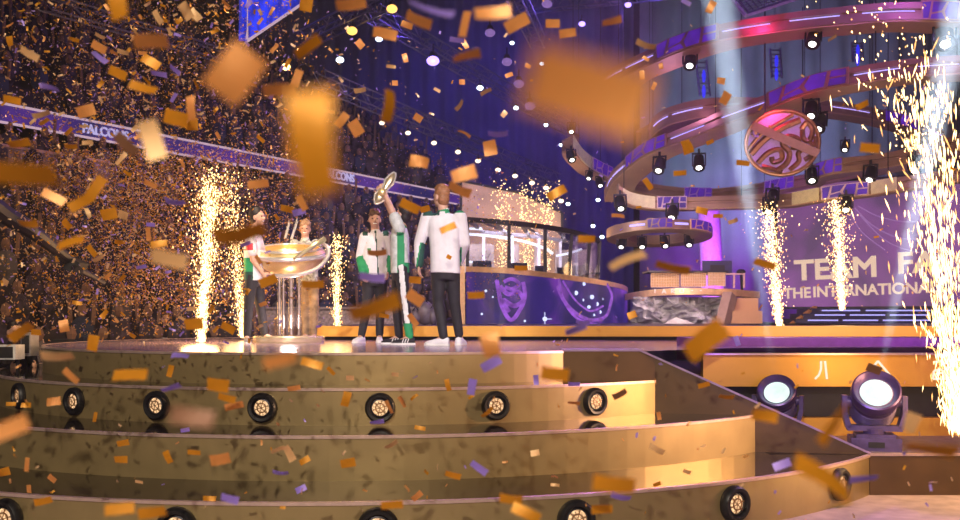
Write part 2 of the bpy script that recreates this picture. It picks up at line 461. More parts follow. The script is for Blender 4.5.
light('AREA', 'recess_violet_light', (6.3, 10.2, 0.9), 26, (0.45, 0.08, 1.0), (6.3, 12.0, 0.0), size=1.5)

# ------------------------------------------------------------------ footlights (round lamps in black rubber rings)
def make_footlight():
    t = thing('footlight', 'x', 'footlight')
    R = 0.135
    b = MB()
    b.lathe([(R * .62, 0.0), (R * .98, 0.0), (R, 0.012), (R * .97, 0.045), (R * .86, 0.062), (R * .70, 0.058), (R * .62, 0.04), (R * .60, 0.01), (R * .62, 0)], (0, 0, 0), (0, -1, 0), 32)
    smooth_angle(b.build('rubber_ring', M_rubber, t))
    b = MB(); b.lathe([(R * .60, 0.0), (R * .60, 0.040), (R * .52, 0.044), (R * .52, 0.026)], (0, 0, 0), (0, -1, 0), 28)
    smooth_angle(b.build('inner_bezel', M_darkmet, t))
    b = MB(); b.lathe([(R * .53, 0.01), (R * .53, 0.026), (R * .45, 0.036), (R * .25, 0.044), (0.001, 0.046)], (0, 0, 0), (0, -1, 0), 24)
    lens = b.build('lamp_lens', M_foot_l, t, True)
    b = MB()
    rr = [(math.cos(2 * PI * k / 20) * R * .30, -0.044, math.sin(2 * PI * k / 20) * R * .30) for k in range(20)]
    b.tube(rr, .006, 5, True)
    for k in range(3):
        a = k * PI / 3 + .3; b.bar((math.cos(a) * R * .5, -.043, math.sin(a) * R * .5), (-math.cos(a) * R * .5, -.043, -math.sin(a) * R * .5), .007)
    b.build('grille', M_bronze, lens)
    return t
foot0 = make_footlight()
ordn = ['leftmost', 'second', 'third', 'fourth', 'fifth', 'sixth', 'rightmost']
foots = [(1, [21, 76, 158, 263, 380, 495, 594]), (3, [8, 178, 378, 575, 733, 838])]
first = True
for si, xs in foots:
    for k, px in enumerate(xs):
        o = foot0 if first else copy_tree(foot0); first = False
        p = hit(px, RS[si] + 0.002); a = ang(p)
        o.location = (p.x, p.y, (ZS[si] + ZS[si + 1]) / 2 + (-0.005 if si == 1 else 0.01))
        o.rotation_euler = (0, 0, a + PI / 2)
        if si == 3: o.scale = (1.12,) * 3
        od = ordn[k] if k < len(xs) - 1 else 'rightmost'
        o['label'] = ('%s round footlight in a black ring on the %s footlight row' % (od if od in ('leftmost', 'rightmost') else od + ' from left', 'upper' if si == 1 else 'lower'))
        o['group'] = 'footlights on the %s step' % ('topmost' if si == 1 else 'lowest')

# ------------------------------------------------------------------ moving head lights on the apron
light('POINT', 'violet_head_fill', W(835, 372, 8.6), 28, (.40, .2, 1.0), size=.2)  # added unseen lamp that tints the moving heads violet
def beam(a, b_, power, r, color, ang_deg):
    a, b_ = Vector(a), Vector(b_)
    o = light('SPOT', 'beam_lamp', a, power, color, b_, size=r, angle=ang_deg, blend=0.25)
    o.data.use_nodes = True; nt = o.data.node_tree      # a collimated beam does not thin out with distance
    fo = nt.nodes.new('ShaderNodeLightFalloff'); fo.inputs['Strength'].default_value = 1.0
    nt.links.new(fo.outputs['Constant'], nt.nodes['Emission'].inputs['Strength'])

def moving_head(base, aim, label, sc=1.0):
    t = thing('moving_head_light', label, 'stage light', base, 'moving head lights on the apron')
    base = Vector(base); R = 0.215 * sc
    hub = base + Vector((0, 0, 0.44 * sc))
    d = (Vector(aim) - hub).normalized()
    yaw = Vector((d.x, d.y, 0)).normalized(); sx = Vector((-yaw.y, yaw.x, 0))
    rot = Matrix((sx, -yaw, Vector((0, 0, 1)))).transposed()
    b = MB(); b.box(base + Vector((0, 0, 0.06 * sc)), (0.44 * sc, 0.34 * sc, 0.12 * sc), rot)
    b.box(base + Vector((0, 0, 0.135 * sc)), (0.34 * sc, 0.28 * sc, 0.03 * sc), rot)
    bo = b.build('base', M_fixture, t)
    b = MB(); b.box(base + yaw * 0.172 * sc + Vector((0, 0, 0.06 * sc)), (0.14 * sc, 0.012, 0.05 * sc), rot); b.build('display', M_black, bo)
    b = MB()
    b.lathe([(0.10 * sc, 0), (0.10 * sc, 0.05 * sc)], base + Vector((0, 0, 0.145 * sc)), (0, 0, 1), 20)
    cb = base + Vector((0, 0, 0.20 * sc))
    b.bar(cb - sx * 0.24 * sc, cb + sx * 0.24 * sc, 0.15 * sc, 0.05 * sc)
    for s in (-1, 1):
        b.bar(cb + sx * s * 0.225 * sc, cb + sx * s * 0.262 * sc + Vector((0, 0, 0.13 * sc)), 0.05 * sc, 0.15 * sc, up=yaw)
        b.bar(cb + sx * s * 0.262 * sc + Vector((0, 0, 0.12 * sc)), hub + sx * s * 0.262 * sc + Vector((0, 0, 0.06 * sc)), 0.045 * sc, 0.13 * sc, up=yaw)
        b.lathe([(0.05 * sc, 0), (0.05 * sc, 0.06 * sc)], hub + sx * s * 0.20 * sc, sx * s, 16)
    b.build('yoke', M_fixture, t)
    b = MB()
    b.lathe([(0.05 * sc, -0.26 * sc), (R * .70, -0.24 * sc), (R * .88, -0.17 * sc), (R * .92, -0.02 * sc), (R * .90, 0.06 * sc), (R * .95, 0.075 * sc), (R * .97, 0.12 * sc), (R * .86, 0.14 * sc)], hub, d, 32)
    h = smooth_angle(b.build('head', M_fixture, t))
    b = MB()
    for k in range(9):
        z = (-0.17 + 0.022 * k) * sc
        b.lathe([(R * .90, z), (R * .95, z + 0.003), (R * .95, z + 0.009), (R * .90, z + 0.012)], hub, d, 32)
    b.build('cooling_fins', M_fixture, h)
    b = MB()
    b.lathe([(R * .80, 0.10 * sc), (R * 1.0, 0.115 * sc), (R * 1.03, 0.15 * sc), (R * 1.0, 0.215 * sc), (R * .93, 0.222 * sc), (R * .82, 0.20 * sc), (R * .70, 0.165 * sc)], hub, d, 36)
    smooth_angle(b.build('lens_hood', mat('violet_lens_hood', (0.10, 0.06, 0.20), 0.3, 0.5), t))
    b = MB(); b.lathe([(R * .66, 0.14 * sc), (R * .66, 0.166 * sc), (R * .48, 0.182 * sc), (R * .25, 0.19 * sc), (0.001, 0.192 * sc)], hub, d, 28)
    b.build('lens', glow('moving_head_lens', (0.80, 0.97, 0.92), 1.15, 0.18, 5.0), t, True)
    return hub, d
hub, d = moving_head((776 - 480) * 10.95 / F * Vector((1, 0, 0)) + Vector((0.02, 10.95, ZA)), W(748, 200, 8.6), 'smaller farther moving head light with its white beam rising straight up', 0.95)
B1 = (hub + d * 0.26, hub + d * 6)
hub, d = moving_head(Vector(((874 - 480) * 10.05 / F, 10.05, ZA)), W(908, 245, 8.1), 'larger nearer moving head light beside the big spark fountain', 1.08)
B2 = (hub + d * 0.3, hub + d * 6)

# ------------------------------------------------------------------ halo rings over the stage
def crom(P, n=14):
    out = []
    for i in range(len(P) - 1):
        p0 = P[max(i - 1, 0)]; p1 = P[i]; p2 = P[i + 1]; p3 = P[min(i + 2, len(P) - 1)]
        for k in range(n):
            t = k / n
            out.append(0.5 * ((2 * p1) + (-p0 + p2) * t + (2 * p0 - 5 * p1 + 4 * p2 - p3) * t * t + (-p0 + 3 * p1 - 3 * p2 + p3) * t ** 3))
    out.append(P[-1].copy())
    return out
CELLS = [[(.03, .12), (.20, .06), (.14, .90), (.04, .92)], [(.24, .06), (.50, .05), (.40, .50), (.21, .62)], [(.20, .72), (.40, .60), (.46, .92), (.18, .93)],
         [(.54, .05), (.74, .06), (.70, .90), (.50, .92), (.46, .55)], [(.79, .07), (.97, .08), (.97, .44), (.77, .42)], [(.77, .53), (.97, .54), (.96, .93), (.75, .92)]]
def halo(label, ctrl, h, w, leds=(), panels=(), creams=(), group=None, lattice=None):
    pts = crom([W(*c) for c in ctrl]); n = len(pts)
    px = [480 + p.x / p.y * F for p in pts]
    N = []; prev = None
    for i in range(n):
        tg = pts[min(i + 1, n - 1)] - pts[max(i - 1, 0)]; tg.z = 0; tg.normalize()
        q = Vector((-tg.y, tg.x, 0))
        N.append(q)
    mid = n // 2
    if N[mid].dot(pts[mid]) < 0: N = [-q for q in N]
    t = thing('halo_ring', label, 'halo ring', pts[mid] - Vector((0, 0, h)), group or 'hanging halo rings')
    up = Vector((0, 0, 1))
    prof = [(0, 0), (0, -.36), (.05, -.40), (.05, -.58), (0, -.62), (0, -1.0)]
    b = MB()
    b.loft([[p + q * u + up * v * h for u, v in prof] + [p + q * w + up * (-.97 * h), p + q * w] for p, q in zip(pts, N)])
    b.build('ring_band', M_ringmet, t)
    b = MB()
    b.loft([[p + q * .02 - up * (h + .002), p + q * (w - .01) - up * (h * .97 + .002), p + q * (w - .01) - up * (h + .03), p + q * .02 - up * (h + .03)] for p, q in zip(pts, N)])
    b.build('underside', M_ringun, t)
    b = MB()
    for k in (n // 8, n // 2, n - 1 - n // 8): q_ = pts[k] + N[k] * w * .5; b.tube([q_ - up * .02, Vector((q_.x, q_.y, 17.05))], .010, 5)
    b.build('hanging_cable', M_darkmet, t)
    def at(x):
        best = min(range(n - 1), key=lambda i: abs((px[i] + px[i + 1]) / 2 - x))
        f = (x - px[best]) / (px[best + 1] - px[best]) if abs(px[best + 1] - px[best]) > 1e-6 else 0
        f = max(0, min(1, f))
        return pts[best].lerp(pts[best + 1], f), N[best].lerp(N[best + 1], f).normalized()
    def rng(x0, x1, k=10): return [at(x0 + (x1 - x0) * i / k) for i in range(k + 1)]
    for x0, x1 in leds:
        b = MB(); r = .030 * h
        b.loft([[p + q * .03 + up * (-.49 * h + r), p + q * .0 + up * (-.49 * h), p + q * .03 + up * (-.49 * h - r), p + q * .05 - up * .49 * h] for p, q in rng(x0, x1)])
        b.build('led_strip', M_led, t)
    for x0, x1 in creams:
        b = MB()
        b.loft([[p - q * .03 + up * (.05 * h), p - q * .03 - up * h * 1.02, p - q * .005 - up * h * 1.02, p - q * .005 + up * .05 * h] for p, q in rng(x0, x1)])
        b.build('cream_panel', M_cream, t)
    for x0, x1 in panels:
        b = MB()
        b.loft([[p - q * .035 + up * (.08 * h), p - q * .035 - up * h * 1.02, p - q * .005 - up * h * 1.02, p - q * .005 + up * .08 * h] for p, q in rng(x0, x1)])
        pn = b.build('ornament_panel', lattice or M_ringmet, t)
        b = MB()
        for c in CELLS:
            poly = []
            for i in range(len(c)):
                a_, b_ = c[i], c[(i + 1) % len(c)]
                for k in range(4): poly.append((a_[0] + (b_[0] - a_[0]) * k / 4, a_[1] + (b_[1] - a_[1]) * k / 4))
            vs = []
            for s_, v_ in poly:
                p, q = at(x0 + (x1 - x0) * s_)
                vs.append(p - q * .045 + up * h * (.08 - 1.1 * v_))
            nn = len(vs); cen = sum(vs, Vector()) / nn
            b.add(vs + [cen], [(i, (i + 1) % nn, nn) for i in range(nn)])
        b.build('lit_glass_cells', M_purpleglass, pn)
    return t
halo('topmost huge halo ring, magenta lit in its middle', [(590, 84, 23.5), (604, 73, 23), (623, 62, 22.5), (652, 48, 22), (679, 36, 21.4), (720, 24, 20.6), (779, 14, 19.6), (838, 7, 18.8), (900, 2, 18.2), (975, 4, 17.8)],
     .32, .8, [(600, 621), (625, 652), (722, 769), (789, 839), (862, 915)], [(656, 719), (921, 972)])
halo('large middle halo ring sweeping up right above the medallion', [(604, 190, 27.5), (607, 180, 27), (612, 171, 26.6), (623.5, 160, 26), (644, 144, 25), (664, 135, 24.2), (703, 119, 23), (721, 111, 22.4), (767, 94, 21.2), (804, 79, 20.2), (834, 71, 19.4), (898, 60, 18.2), (975, 54, 17.2)],
     .30, .75, [(606.5, 611), (612, 624), (670, 703), (721, 763), (853, 899), (918, 958)], [(626, 667), (768, 850)])
halo('short pink lit halo arc peeking over the middle ring', [(648, 129, 25), (652, 119, 25), (661, 111, 24.8), (675, 105, 24.5), (701, 99, 24), (730, 97, 23.7), (768, 98, 23.5)],
     .42, .6, [(653, 667), (672, 702)], [])
halo('thin far halo arc running down right behind the medallion', [(790, 97, 27), (833, 101, 27), (875, 108, 27), (912, 118, 27), (945, 131, 27)],
     .30, .7, [(833, 870), (930, 942)], [(884, 918)])
halo('long lower halo ring with cream and gold panels above the big screen', [(619, 183, 25), (622.5, 188, 25), (633, 193.5, 25), (656, 197, 25), (690, 197, 24.8), (720, 196, 24.6), (760, 195, 24.2), (792, 193, 23.8), (820, 188, 23.5), (870, 182, 23), (900, 177, 22.7), (975, 165, 22)],
     .28, .45, [], [(657, 687), (821, 869)], [(623, 655), (792, 819), (871, 897)], lattice=mat('pale_lattice', (0.70, 0.50, 0.58), 0.5))
halo('far halo arc just behind the long lower ring', [(628, 177, 28), (655, 184, 28), (690, 188, 28), (720, 188, 28), (765, 182, 27.8), (800, 175, 27.5), (850, 165, 27), (900, 156, 26.5), (975, 142, 26)],
     .30, .7, [], [(684, 712), (764, 794)], lattice=M_lilac)
halo('halo arc below the medallion rising to the right', [(806, 170, 24), (820, 163, 23.8), (842, 158, 23.6), (870, 155, 23.3), (900, 150, 23), (940, 140, 22.5), (975, 129, 22)],
     .32, .8, [], [(808, 843)])
halo('small curved halo arc with cream panel above the player booth', [(571, 130, 29), (574, 137, 29), (581, 148, 29.2), (591, 157, 29.5), (603, 164, 30), (613, 168.5, 30.4)],
     .34, .55, [], [(592, 612)], [(573, 591)], lattice=mat('pale_lattice', (0.70, 0.50, 0.58), 0.5))
# small full ring
def small_ring():
    c = W(659, 229.5, 26); R = 1.36; h = .22; w = .55
    t = thing('halo_ring', 'smallest complete halo ring hanging above the desk platform', 'halo ring', c - Vector((0, 0, h)), 'hanging halo rings')
    tilt = Matrix.Rotation(-0.10, 3, 'X'); n = 64
    def P(a, r, z): return c + tilt @ Vector((math.cos(a) * r, math.sin(a) * r, z))
    b = MB(); b.loft([[P(2 * PI * i / n, R, 0), P(2 * PI * i / n, R, -h), P(2 * PI * i / n, R - w, -h), P(2 * PI * i / n, R - w, 0)] for i in range(n)], closed=True)
    b.build('ring_band', M_ringmet, t)
    b = MB(); b.loft([[P(2 * PI * i / n, R - .01, -h - .002), P(2 * PI * i / n, R - .01, -h - .02), P(2 * PI * i / n, R - w + .01, -h - .02), P(2 * PI * i / n, R - w + .01, -h - .002)] for i in range(n)], closed=True)
    b.build('underside', M_ringun, t)
    for a0, a1, nm, m in ((3.98, 4.28, 'led_strip', M_led), (4.82, 5.08, 'led_strip', M_led)):
        b = MB(); k = 8
        b.loft([[P(a, R + .02, -.08), P(a, R + .02, -.13), P(a, R, -.13), P(a, R, -.08)] for a in (a0 + (a1 - a0) * i / k for i in range(k + 1))])
        b.build(nm, m, t)
    for a0, a1, m in ((4.32, 4.78, M_ringmet), (5.12, 5.75, mat('pale_gold_lattice', (0.85, 0.52, 0.32), 0.5))):
        b = MB(); k = 10
        b.loft([[P(a, R + .03, .03), P(a, R + .03, -h), P(a, R, -h), P(a, R, .03)] for a in (a0 + (a1 - a0) * i / k for i in range(k + 1))])
        pn = b.build('ornament_panel', m, t)
        b = MB()
        for cc in CELLS:
            vs = [P(a0 + (a1 - a0) * s_, R + .04, .03 - (h + .03) * v_) for s_, v_ in cc]
            b.add(vs, [tuple(range(len(vs)))])
        b.build('lit_glass_cells', M_purpleglass, pn)
small_ring()
light('POINT', 'magenta_ring_light', W(745, 27, 19.75), 26, (1.0, 0.04, 0.30), size=0.15)
light('POINT', 'red_ring_light', W(770, 112, 20.3), 16, (1.0, 0.05, 0.18), size=0.15)
light('POINT', 'pink_arc_light', W(676, 112, 23.2), 22, (1.0, 0.45, 0.85), size=0.15)
light('POINT', 'pink_ring_light', W(915, 62, 16.6), 14, (1.0, 0.50, 0.72), size=0.15)
light('POINT', 'yellow_ring_light', W(835, 205, 22.6), 14, (1.0, 0.72, 0.22), size=0.15)
light('POINT', 'cream_ring_light', W(640, 205, 24.0), 10, (1.0, 0.85, 0.6), size=0.15)

# medallion with a raised ornament
def medallion():
    c = W(782, 143, 20.6)
    t = thing('hanging_medallion', 'round bronze medallion with lilac enamel and swirling relief between the rings', 'medallion', c - Vector((0, 0, .7)))
    R = .74
    nrm = Vector((-.30, -1, -.22)).normalized()
    ux = Vector((1, 0, 0)); ux = (ux - nrm * ux.dot(nrm)).normalized(); uy = ux.cross(-nrm).normalized()
    if uy.z < 0: uy = -uy
    def P(x, y, z=0): return c + ux * x * R + uy * y * R * .90 + nrm * z
    n = 48
    b = MB(); ring = lambda r, z: [P(math.cos(2 * PI * i / n) * r, math.sin(2 * PI * i / n) * r, z) for i in range(n)]
    b.loft([ring(.9, -.10), ring(1.0, -.08), ring(1.0, .02), ring(.93, .02)]); b.build('disc', M_lilac, t)
    b = MB(); b.tube(ring(.99, .02), .035, 8, True); b.tube(ring(.93, .03), .014, 6, True); smooth_angle(b.build('rim', M_bronze, t))
    b = MB()
    def curve(pts, r): b.tube([q for q in crom([P(x, y, .035) for x, y in pts], 6)], r * 1.25, 6)
    curve([(-.82, -.35), (-.45, .12), (0.0, .48), (.45, .70)], .055)
    curve([(-.90, -.20), (-.55, .28), (-.1, .62), (.25, .86)], .030)
    curve([(-.62, -.62), (-.35, -.30), (-.05, -.20), (.02, -.48), (-.2, -.58), (-.25, -.42)], .045)
    curve([(-.1, -.85), (.15, -.62), (.22, -.30), (.02, -.02), (.15, .2), (.42, .12), (.40, -.12), (.25, -.10)], .048)
    curve([(.25, -.82), (.48, -.55), (.45, -.30), (.62, -.18), (.80, -.35), (.62, -.50)], .042)
    curve([(.50, .42), (.62, .62), (.78, .42), (.72, .10), (.56, .16), (.52, .42)], .045)
    curve([(.72, .05), (.88, -.05), (.86, .22)], .035)
    curve([(-.80, .20), (-.68, .42), (-.86, .40)], .04)
    curve([(-.5, -.72), (-.25, -.78), (.05, -.9)], .04)
    smooth_angle(b.build('swirl_relief', M_bronze, t))
    b = MB(); b.bar(P(-.80, .52, .10), P(.98, -.30, .10), .17, .05, up=nrm)
    b.build('diagonal_bar', mat('brown_bar', (0.30, 0.17, 0.13), 0.45, 0.5), t)
    b = MB(); b.tube(crom([P(-.66 + .13 * math.cos(a), .34 + .15 * math.sin(a), .07) for a in (i * .7 for i in range(8))], 4), .025, 6)
    b.build('corner_curl', M_lilac, t)
    b = MB()
    for x in (-.5, .5): b.tube([P(x, .85, -.05), P(x, .85, -.05) + Vector((0, 0, 2.2))], .012, 6)
    b.build('hanging_wire', M_darkmet, t)
    light('POINT', 'medallion_light', W(770, 160, 19.2), 4, (1.0, .62, .8), size=.1)
medallion()

# hanging spotlights: black can, yoke and a bright lens looking down towards us
def make_can():
    t = thing('spotlight', 'x', 'spotlight')
    d = Vector((0, -.62, -.78)).normalized()
    b = MB(); b.lathe([(.05, -.30), (.115, -.26), (.125, -.10), (.125, .02), (.14, .05), (.14, .10), (.12, .10)], (0, 0, 0), d, 20); smooth_angle(b.build('housing', M_black, t))
    b = MB(); b.lathe([(.118, .07), (.118, .085), (.07, .10), (.001, .105)], (0, 0, 0), d, 18); b.build('lens', M_white_l, t, True)
    b = MB()
    for s in (-1, 1): b.bar((s * .15, 0, -.02), (s * .15, .06, .28), .03, .05)
    b.bar((-.165, .06, .28), (.165, .06, .28), .05, .04); b.bar((0, .06, .28), (0, .06, .40), .05)
    b.build('yoke', M_darkmet, t)
    return t
can0 = make_can(); can_used = False
def spot(px, py, D, label, sc=1.0, group='spotlights under the halo rings'):
    global can_used
    o = can0 if not can_used else copy_tree(can0); can_used = True
    o.location = W(px, py, D); o.scale = (sc,) * 3
    o.rotation_euler = (0, 0, math.atan2(-(o.location.x), o.location.y) + random.uniform(-.3, .3))
    o['label'] = label; o['group'] = group
spot(690, 63, 21.6, 'spotlight under the left part of the topmost halo ring')
spot(813, 41, 19.4, 'spotlight under the middle of the topmost halo ring')
spot(945, 40, 18.2, 'brightest spotlight at the right edge beside the sparks', 1.25)
spot(659, 168, 24.0, 'spotlight under the left end of the middle halo ring')
spot(699, 165, 23.8, 'spotlight left of the medallion under a gold confetti piece')
spot(811, 113, 20.4, 'upper spotlight of the pair right above the medallion edge')
spot(819, 126, 20.6, 'lower spotlight of the pair right above the medallion edge')
spot(812, 178, 23.6, 'spotlight directly below the medallion')
spot(870, 177, 23, 'spotlight hanging above the lettering on the big screen')
spot(915, 168, 22.6, 'spotlight half hidden by the big spark fountain')
spot(772, 200, 23.8, 'upper spotlight of the pair above the left screen fountain')
spot(769, 209, 23.6, 'lower spotlight of the pair above the left screen fountain')
spot(846, 207, 23, 'spotlight above the right screen fountain')
spot(620.5, 206, 24.8, 'spotlight under the left cream panel of the long lower ring')
spot(672, 215, 24.8, 'spotlight under the violet panel of the long lower ring')
for i, (x, y) in enumerate(((621.5, 245), (642, 245), (665, 244), (689, 243))):
    spot(x, y, 26, '%s of four small spotlights under the smallest ring' % ('first', 'second', 'third', 'fourth')[i], .8)
spot(571.5, 130, 28.8, 'upper spotlight at the left tip of the small halo arc', .8)
spot(571.5, 158, 28.8, 'lower spotlight below the tip of the small halo arc', .9)
spot(589, 177, 29.4, 'spotlight below the small halo arc near its middle', .7)
spot(600, 184, 29.8, 'spotlight below the lattice end of the small halo arc', .8)
spot(845, 148, 24, 'dim spotlight between the medallion and the big fountain', .7)

# ball-like lamps on the roof trusses
def make_lamp():
    t = thing('ceiling_lamp', 'x', 'lamp')
    b = MB(); b.lathe([(.03, .19), (.06, .18), (.085, .10), (.09, .03), (.07, .03)], (0, .05, 0), (0, .3, 1), 16); smooth_angle(b.build('housing', M_black, t))
    b = MB(); b.ell((0, -.01, 0), (.115, .115, .085), n=14, k=8); b.build('lens', M_white_l, t, True)
    b = MB(); b.bar((0, .08, .17), (0, .12, .34), .03); b.build('bracket', M_darkmet, t)
    return t
lampM = {}
def lamp(px, py, D, m, label, sc, group):
    key = m.name
    if key not in lampM:
        o = make_lamp(); [c for c in o.children if c.name.startswith('lens')][0].data.materials[0] = m
        lampM[key] = o
    else: o = copy_tree(lampM[key])
    o.location = W(px, py, D); o.scale = (sc,) * 3
    o['label'] = label; o['group'] = group
G1 = 'bright lamps on the roof trusses'
lamp(433, 61, 27, M_blue_l, 'brightest violet blue lamp in the middle of the roof', 1.5, G1)
lamp(582, 24, 27, M_blue_l, 'left of the two violet lamps above the big blurred confetti', .8, G1)
lamp(628, 5, 27, M_blue_l, 'violet lamp at the top edge above the topmost ring', .8, G1)
lamp(286, 67, 22, M_warm_l, 'warm white lamp beside the big pinkish confetti piece', .85, G1)
lamp(340, 60, 22, M_cool_l, 'cool white lamp right of the warm lamp', .75, G1)
lamp(379, 39, 23, M_cool_l, 'cool lamp close to the amber lamps in the roof', .7, G1)
lamp(392, 9, 23, M_amber_l, 'upper amber lamp in the roof', 1.1, G1)
lamp(352, 31, 23, M_amber_l, 'lower amber lamp in the roof', 1.1, G1)
for i, (x, y) in enumerate(((547, 4), (490, 33), (507, 62), (519, 84), (530, 106))):
    lamp(x, y, 24, M_purp_l, '%s of five dim violet lamps descending along the roof truss' % ('topmost', 'second', 'third', 'fourth', 'lowest')[i], 1.1, 'dim violet lamps along the truss')
for i, (x, y, s) in enumerate(((512, 43, .6), (542, 64, .6), (480, 88, .85), (516, 108, .7), (546, 125, .6), (561, 145, .5))):
    lamp(x, y, 30, M_cool_l, 'small blue white lamp on the upper truss, %s from the top' % ('first', 'second', 'third', 'fourth', 'fifth', 'sixth')[i], s, 'blue white lamps on the upper truss')
for i, (x, y) in enumerate(((382, 123), (408, 133), (434, 143), (458, 152), (478, 161), (498, 170), (515, 176), (532, 183), (546, 188), (561, 201))):
    lamp(x, y, 30, glow('dim_warm_lens', (1.0, .72, .5), 2.6), 'warm lamp on the lower truss, %s from the left' % ('first', 'second', 'third', 'fourth', 'fifth', 'sixth', 'seventh', 'eighth', 'ninth', 'tenth')[i], .72, 'warm lamps along the lower truss')
for i, (x, y) in enumerate(((561, 223), (593, 226), (568, 204), (598, 200), (602, 237))):
    lamp(x, y, 31, M_cool_l, 'small lamp in the dark above the booth roof, %s' % ('over its right end', 'beside the smallest ring', 'under the last truss lamp', 'below the small halo arc', 'at the ring tip')[i], .6, 'lamps above the booth')

# trusses
def truss(label, a, b_, s=.32, seg=14, r=.022, m=None):
    a, b_ = Vector(a), Vector(b_)
    t = thing('lighting_truss', label, 'truss', (a + b_) / 2, 'roof trusses')
    d = (b_ - a).normalized(); x = d.cross(Vector((0, 0, 1))).normalized(); y = x.cross(d)
    m = m or M_steel
    cs = [x * s / 2 * i + y * s / 2 * j for i, j in ((-1, -1), (1, -1), (1, 1), (-1, 1))]
    for c in cs:
        b = MB(); b.tube([a + c, b_ + c], r, 6); b.build('chord', m, t)
    b = MB()
    for k in range(seg):
        p, q = a.lerp(b_, k / seg), a.lerp(b_, (k + 1) / seg)
        for i in range(4):
            j = (i + 1) % 4
            b.tube([p + cs[i], q + cs[j]] if k % 2 == 0 else [p + cs[j], q + cs[i]], r * .6, 5)
    b.build('lacing', m, t)
truss('lower lighting truss sloping down to the right over the crowd', W(318, 78, 27), W(556, 180, 38), .42, 26)
truss('upper lighting truss crossing the blue curtain', W(372, 12, 26), W(575, 132, 40), .42, 26)
truss('short bright truss at the top edge right of the middle', W(514, -8, 22), W(538, 42, 27), .35, 9)
truss('truss at the top left behind the confetti', W(45, 2, 20), W(250, 64, 28), .30, 16)
truss('roof truss meeting the top edge left of the topmost ring', W(520, 6, 34), W(660, -12, 26), .5, 12)
truss('dark truss rising from the curtain toward the blue hanging screen', W(300, 42, 25), W(380, 2, 22), .35, 10)

# hanging square frame at the top edge
t = thing('square_lighting_rig', 'grey square lattice frame hanging at the top edge above the topmost ring', 'frame', W(765, 4, 19))
b = MB()
q = [W(726, -8, 19), W(746, 16, 18.4), W(800, -2, 19.4), W(775, -26, 20)]
for i in range(4): b.bar(q[i], q[(i + 1) % 4], .05, .05)
b.build('frame_bar', mat('pale_frame', (.5, .46, .55), .4, .5), t)
q2 = [p.lerp(sum(q, Vector()) / 4, .16) for p in q]
b = MB()
for i in range(4): b.bar(q2[i], q2[(i + 1) % 4], .03, .03)
for k in range(1, 9):
    b.bar(q2[0].lerp(q2[1], k / 9), q2[3].lerp(q2[2], k / 9), .018)
    b.bar(q2[0].lerp(q2[3], k / 9), q2[1].lerp(q2[2], k / 9), .018)
b.build('lattice', M_steel, t)

# hanging blue-lit ladders behind the rings
def ladder(px, y0, y1, D, label, lean=4):
    t = thing('hanging_ladder', label, 'ladder truss', W(px, y1, D), 'blue lit hanging ladders')
    b = MB()
    for s in (-5, 5): b.tube([W(px + s - lean, y0, D), W(px + s, y1, D)], .035, 6)
    b.tube([W(px - lean, y0, D), W(px - lean, y0, D) + Vector((0, 0, 17.05 - W(px, y0, D).z))], .012, 5)
    b.build('rail', M_steel, t)
    b = MB(); n = 7
    for k in range(n): 
        y = y0 + (y1 - y0) * (k + .5) / n; xx = px - lean * (1 - (k + .5) / n)
        b.tube([W(xx - 5, y, D), W(xx + 5, y, D)], .025, 6)
    b.build('rung', M_steel, t)
    b = MB()
    for k in range(2): 
        p = W(px - lean * .3, y0 + (y1 - y0) * (.45 + .42 * k), D); b.ell(p, (.06, .06, .20), n=10, k=6)
    b.build('blue_lamp', glow('ladder_blue', (.03, .03, 1.0), 1.0), t, True)
ladder(705, 60, 96, 30, 'blue lit ladder under the left end of the topmost ring')
ladder(777, 48, 78, 30, 'blue lit ladder behind the middle of the topmost ring', 2)
ladder(858, 42, 62, 30, 'blue lit ladder beside the falling sparks', 1)

# ------------------------------------------------------------------ left stands, ribbon board, blue screen
PL = Vector(((0 - 480) * .020, 20.0)); PR = Vector(((500 - 480) * .0375, 37.5))
du = (PR - PL).normalized(); dnrm = Vector((-du.y, du.x))
PL2 = PL - du * 6
L_ = (PR - PL2).length
def SP(s, o, z): p = PL2 + du * s + dnrm * o; return Vector((p.x, p.y, z))
zr1 = W(0, 103, 20).z; zr0 = W(0, 122, 20).z
ztop_r = H0 + (318 - 203) * 37.5 / F; zbot_r = H0 + (318 - 212) * 37.5 / F
def zr(s, top):
    f = (s - 6) / (L_ - 6)
    return (zr1 + (ztop_r - zr1) * f) if top else (zr0 + (zbot_r - zr0) * f)
t = thing('ribbon_board', 'blue violet lit ribbon board along the left balcony', 'display board', SP(L_ / 2, 0, zr0))
b = MB(); n = 30
b.loft([[SP(L_ * i / n, 0, zr(L_ * i / n, 1)), SP(L_ * i / n, 0, zr(L_ * i / n, 0)), SP(L_ * i / n, .12, zr(L_ * i / n, 0)), SP(L_ * i / n, .12, zr(L_ * i / n, 1))] for i in range(n + 1)])
rm = bpy.data.materials.new('ribbon_screen'); rm.use_nodes = True
nt = rm.node_tree; pb = nt.nodes['Principled BSDF']; pb.inputs['Base Color'].default_value = (.02, .02, .02, 1)
tc = nt.nodes.new('ShaderNodeTexCoord'); nz = nt.nodes.new('ShaderNodeTexNoise'); nz.inputs['Scale'].default_value = .55; nz.inputs['Detail'].default_value = 2
rp = nt.nodes.new('ShaderNodeValToRGB')
rp.color_ramp.elements[0].position = .40; rp.color_ramp.elements[0].color = (.016, .013, .16, 1)
rp.color_ramp.elements[1].position = .62; rp.color_ramp.elements[1].color = (.16, .04, .48, 1)
nt.links.new(tc.outputs['Object'], nz.inputs['Vector']); nt.links.new(nz.outputs['Fac'], rp.inputs['Fac']); nt.links.new(rp.outputs['Color'], pb.inputs['Emission Color'])
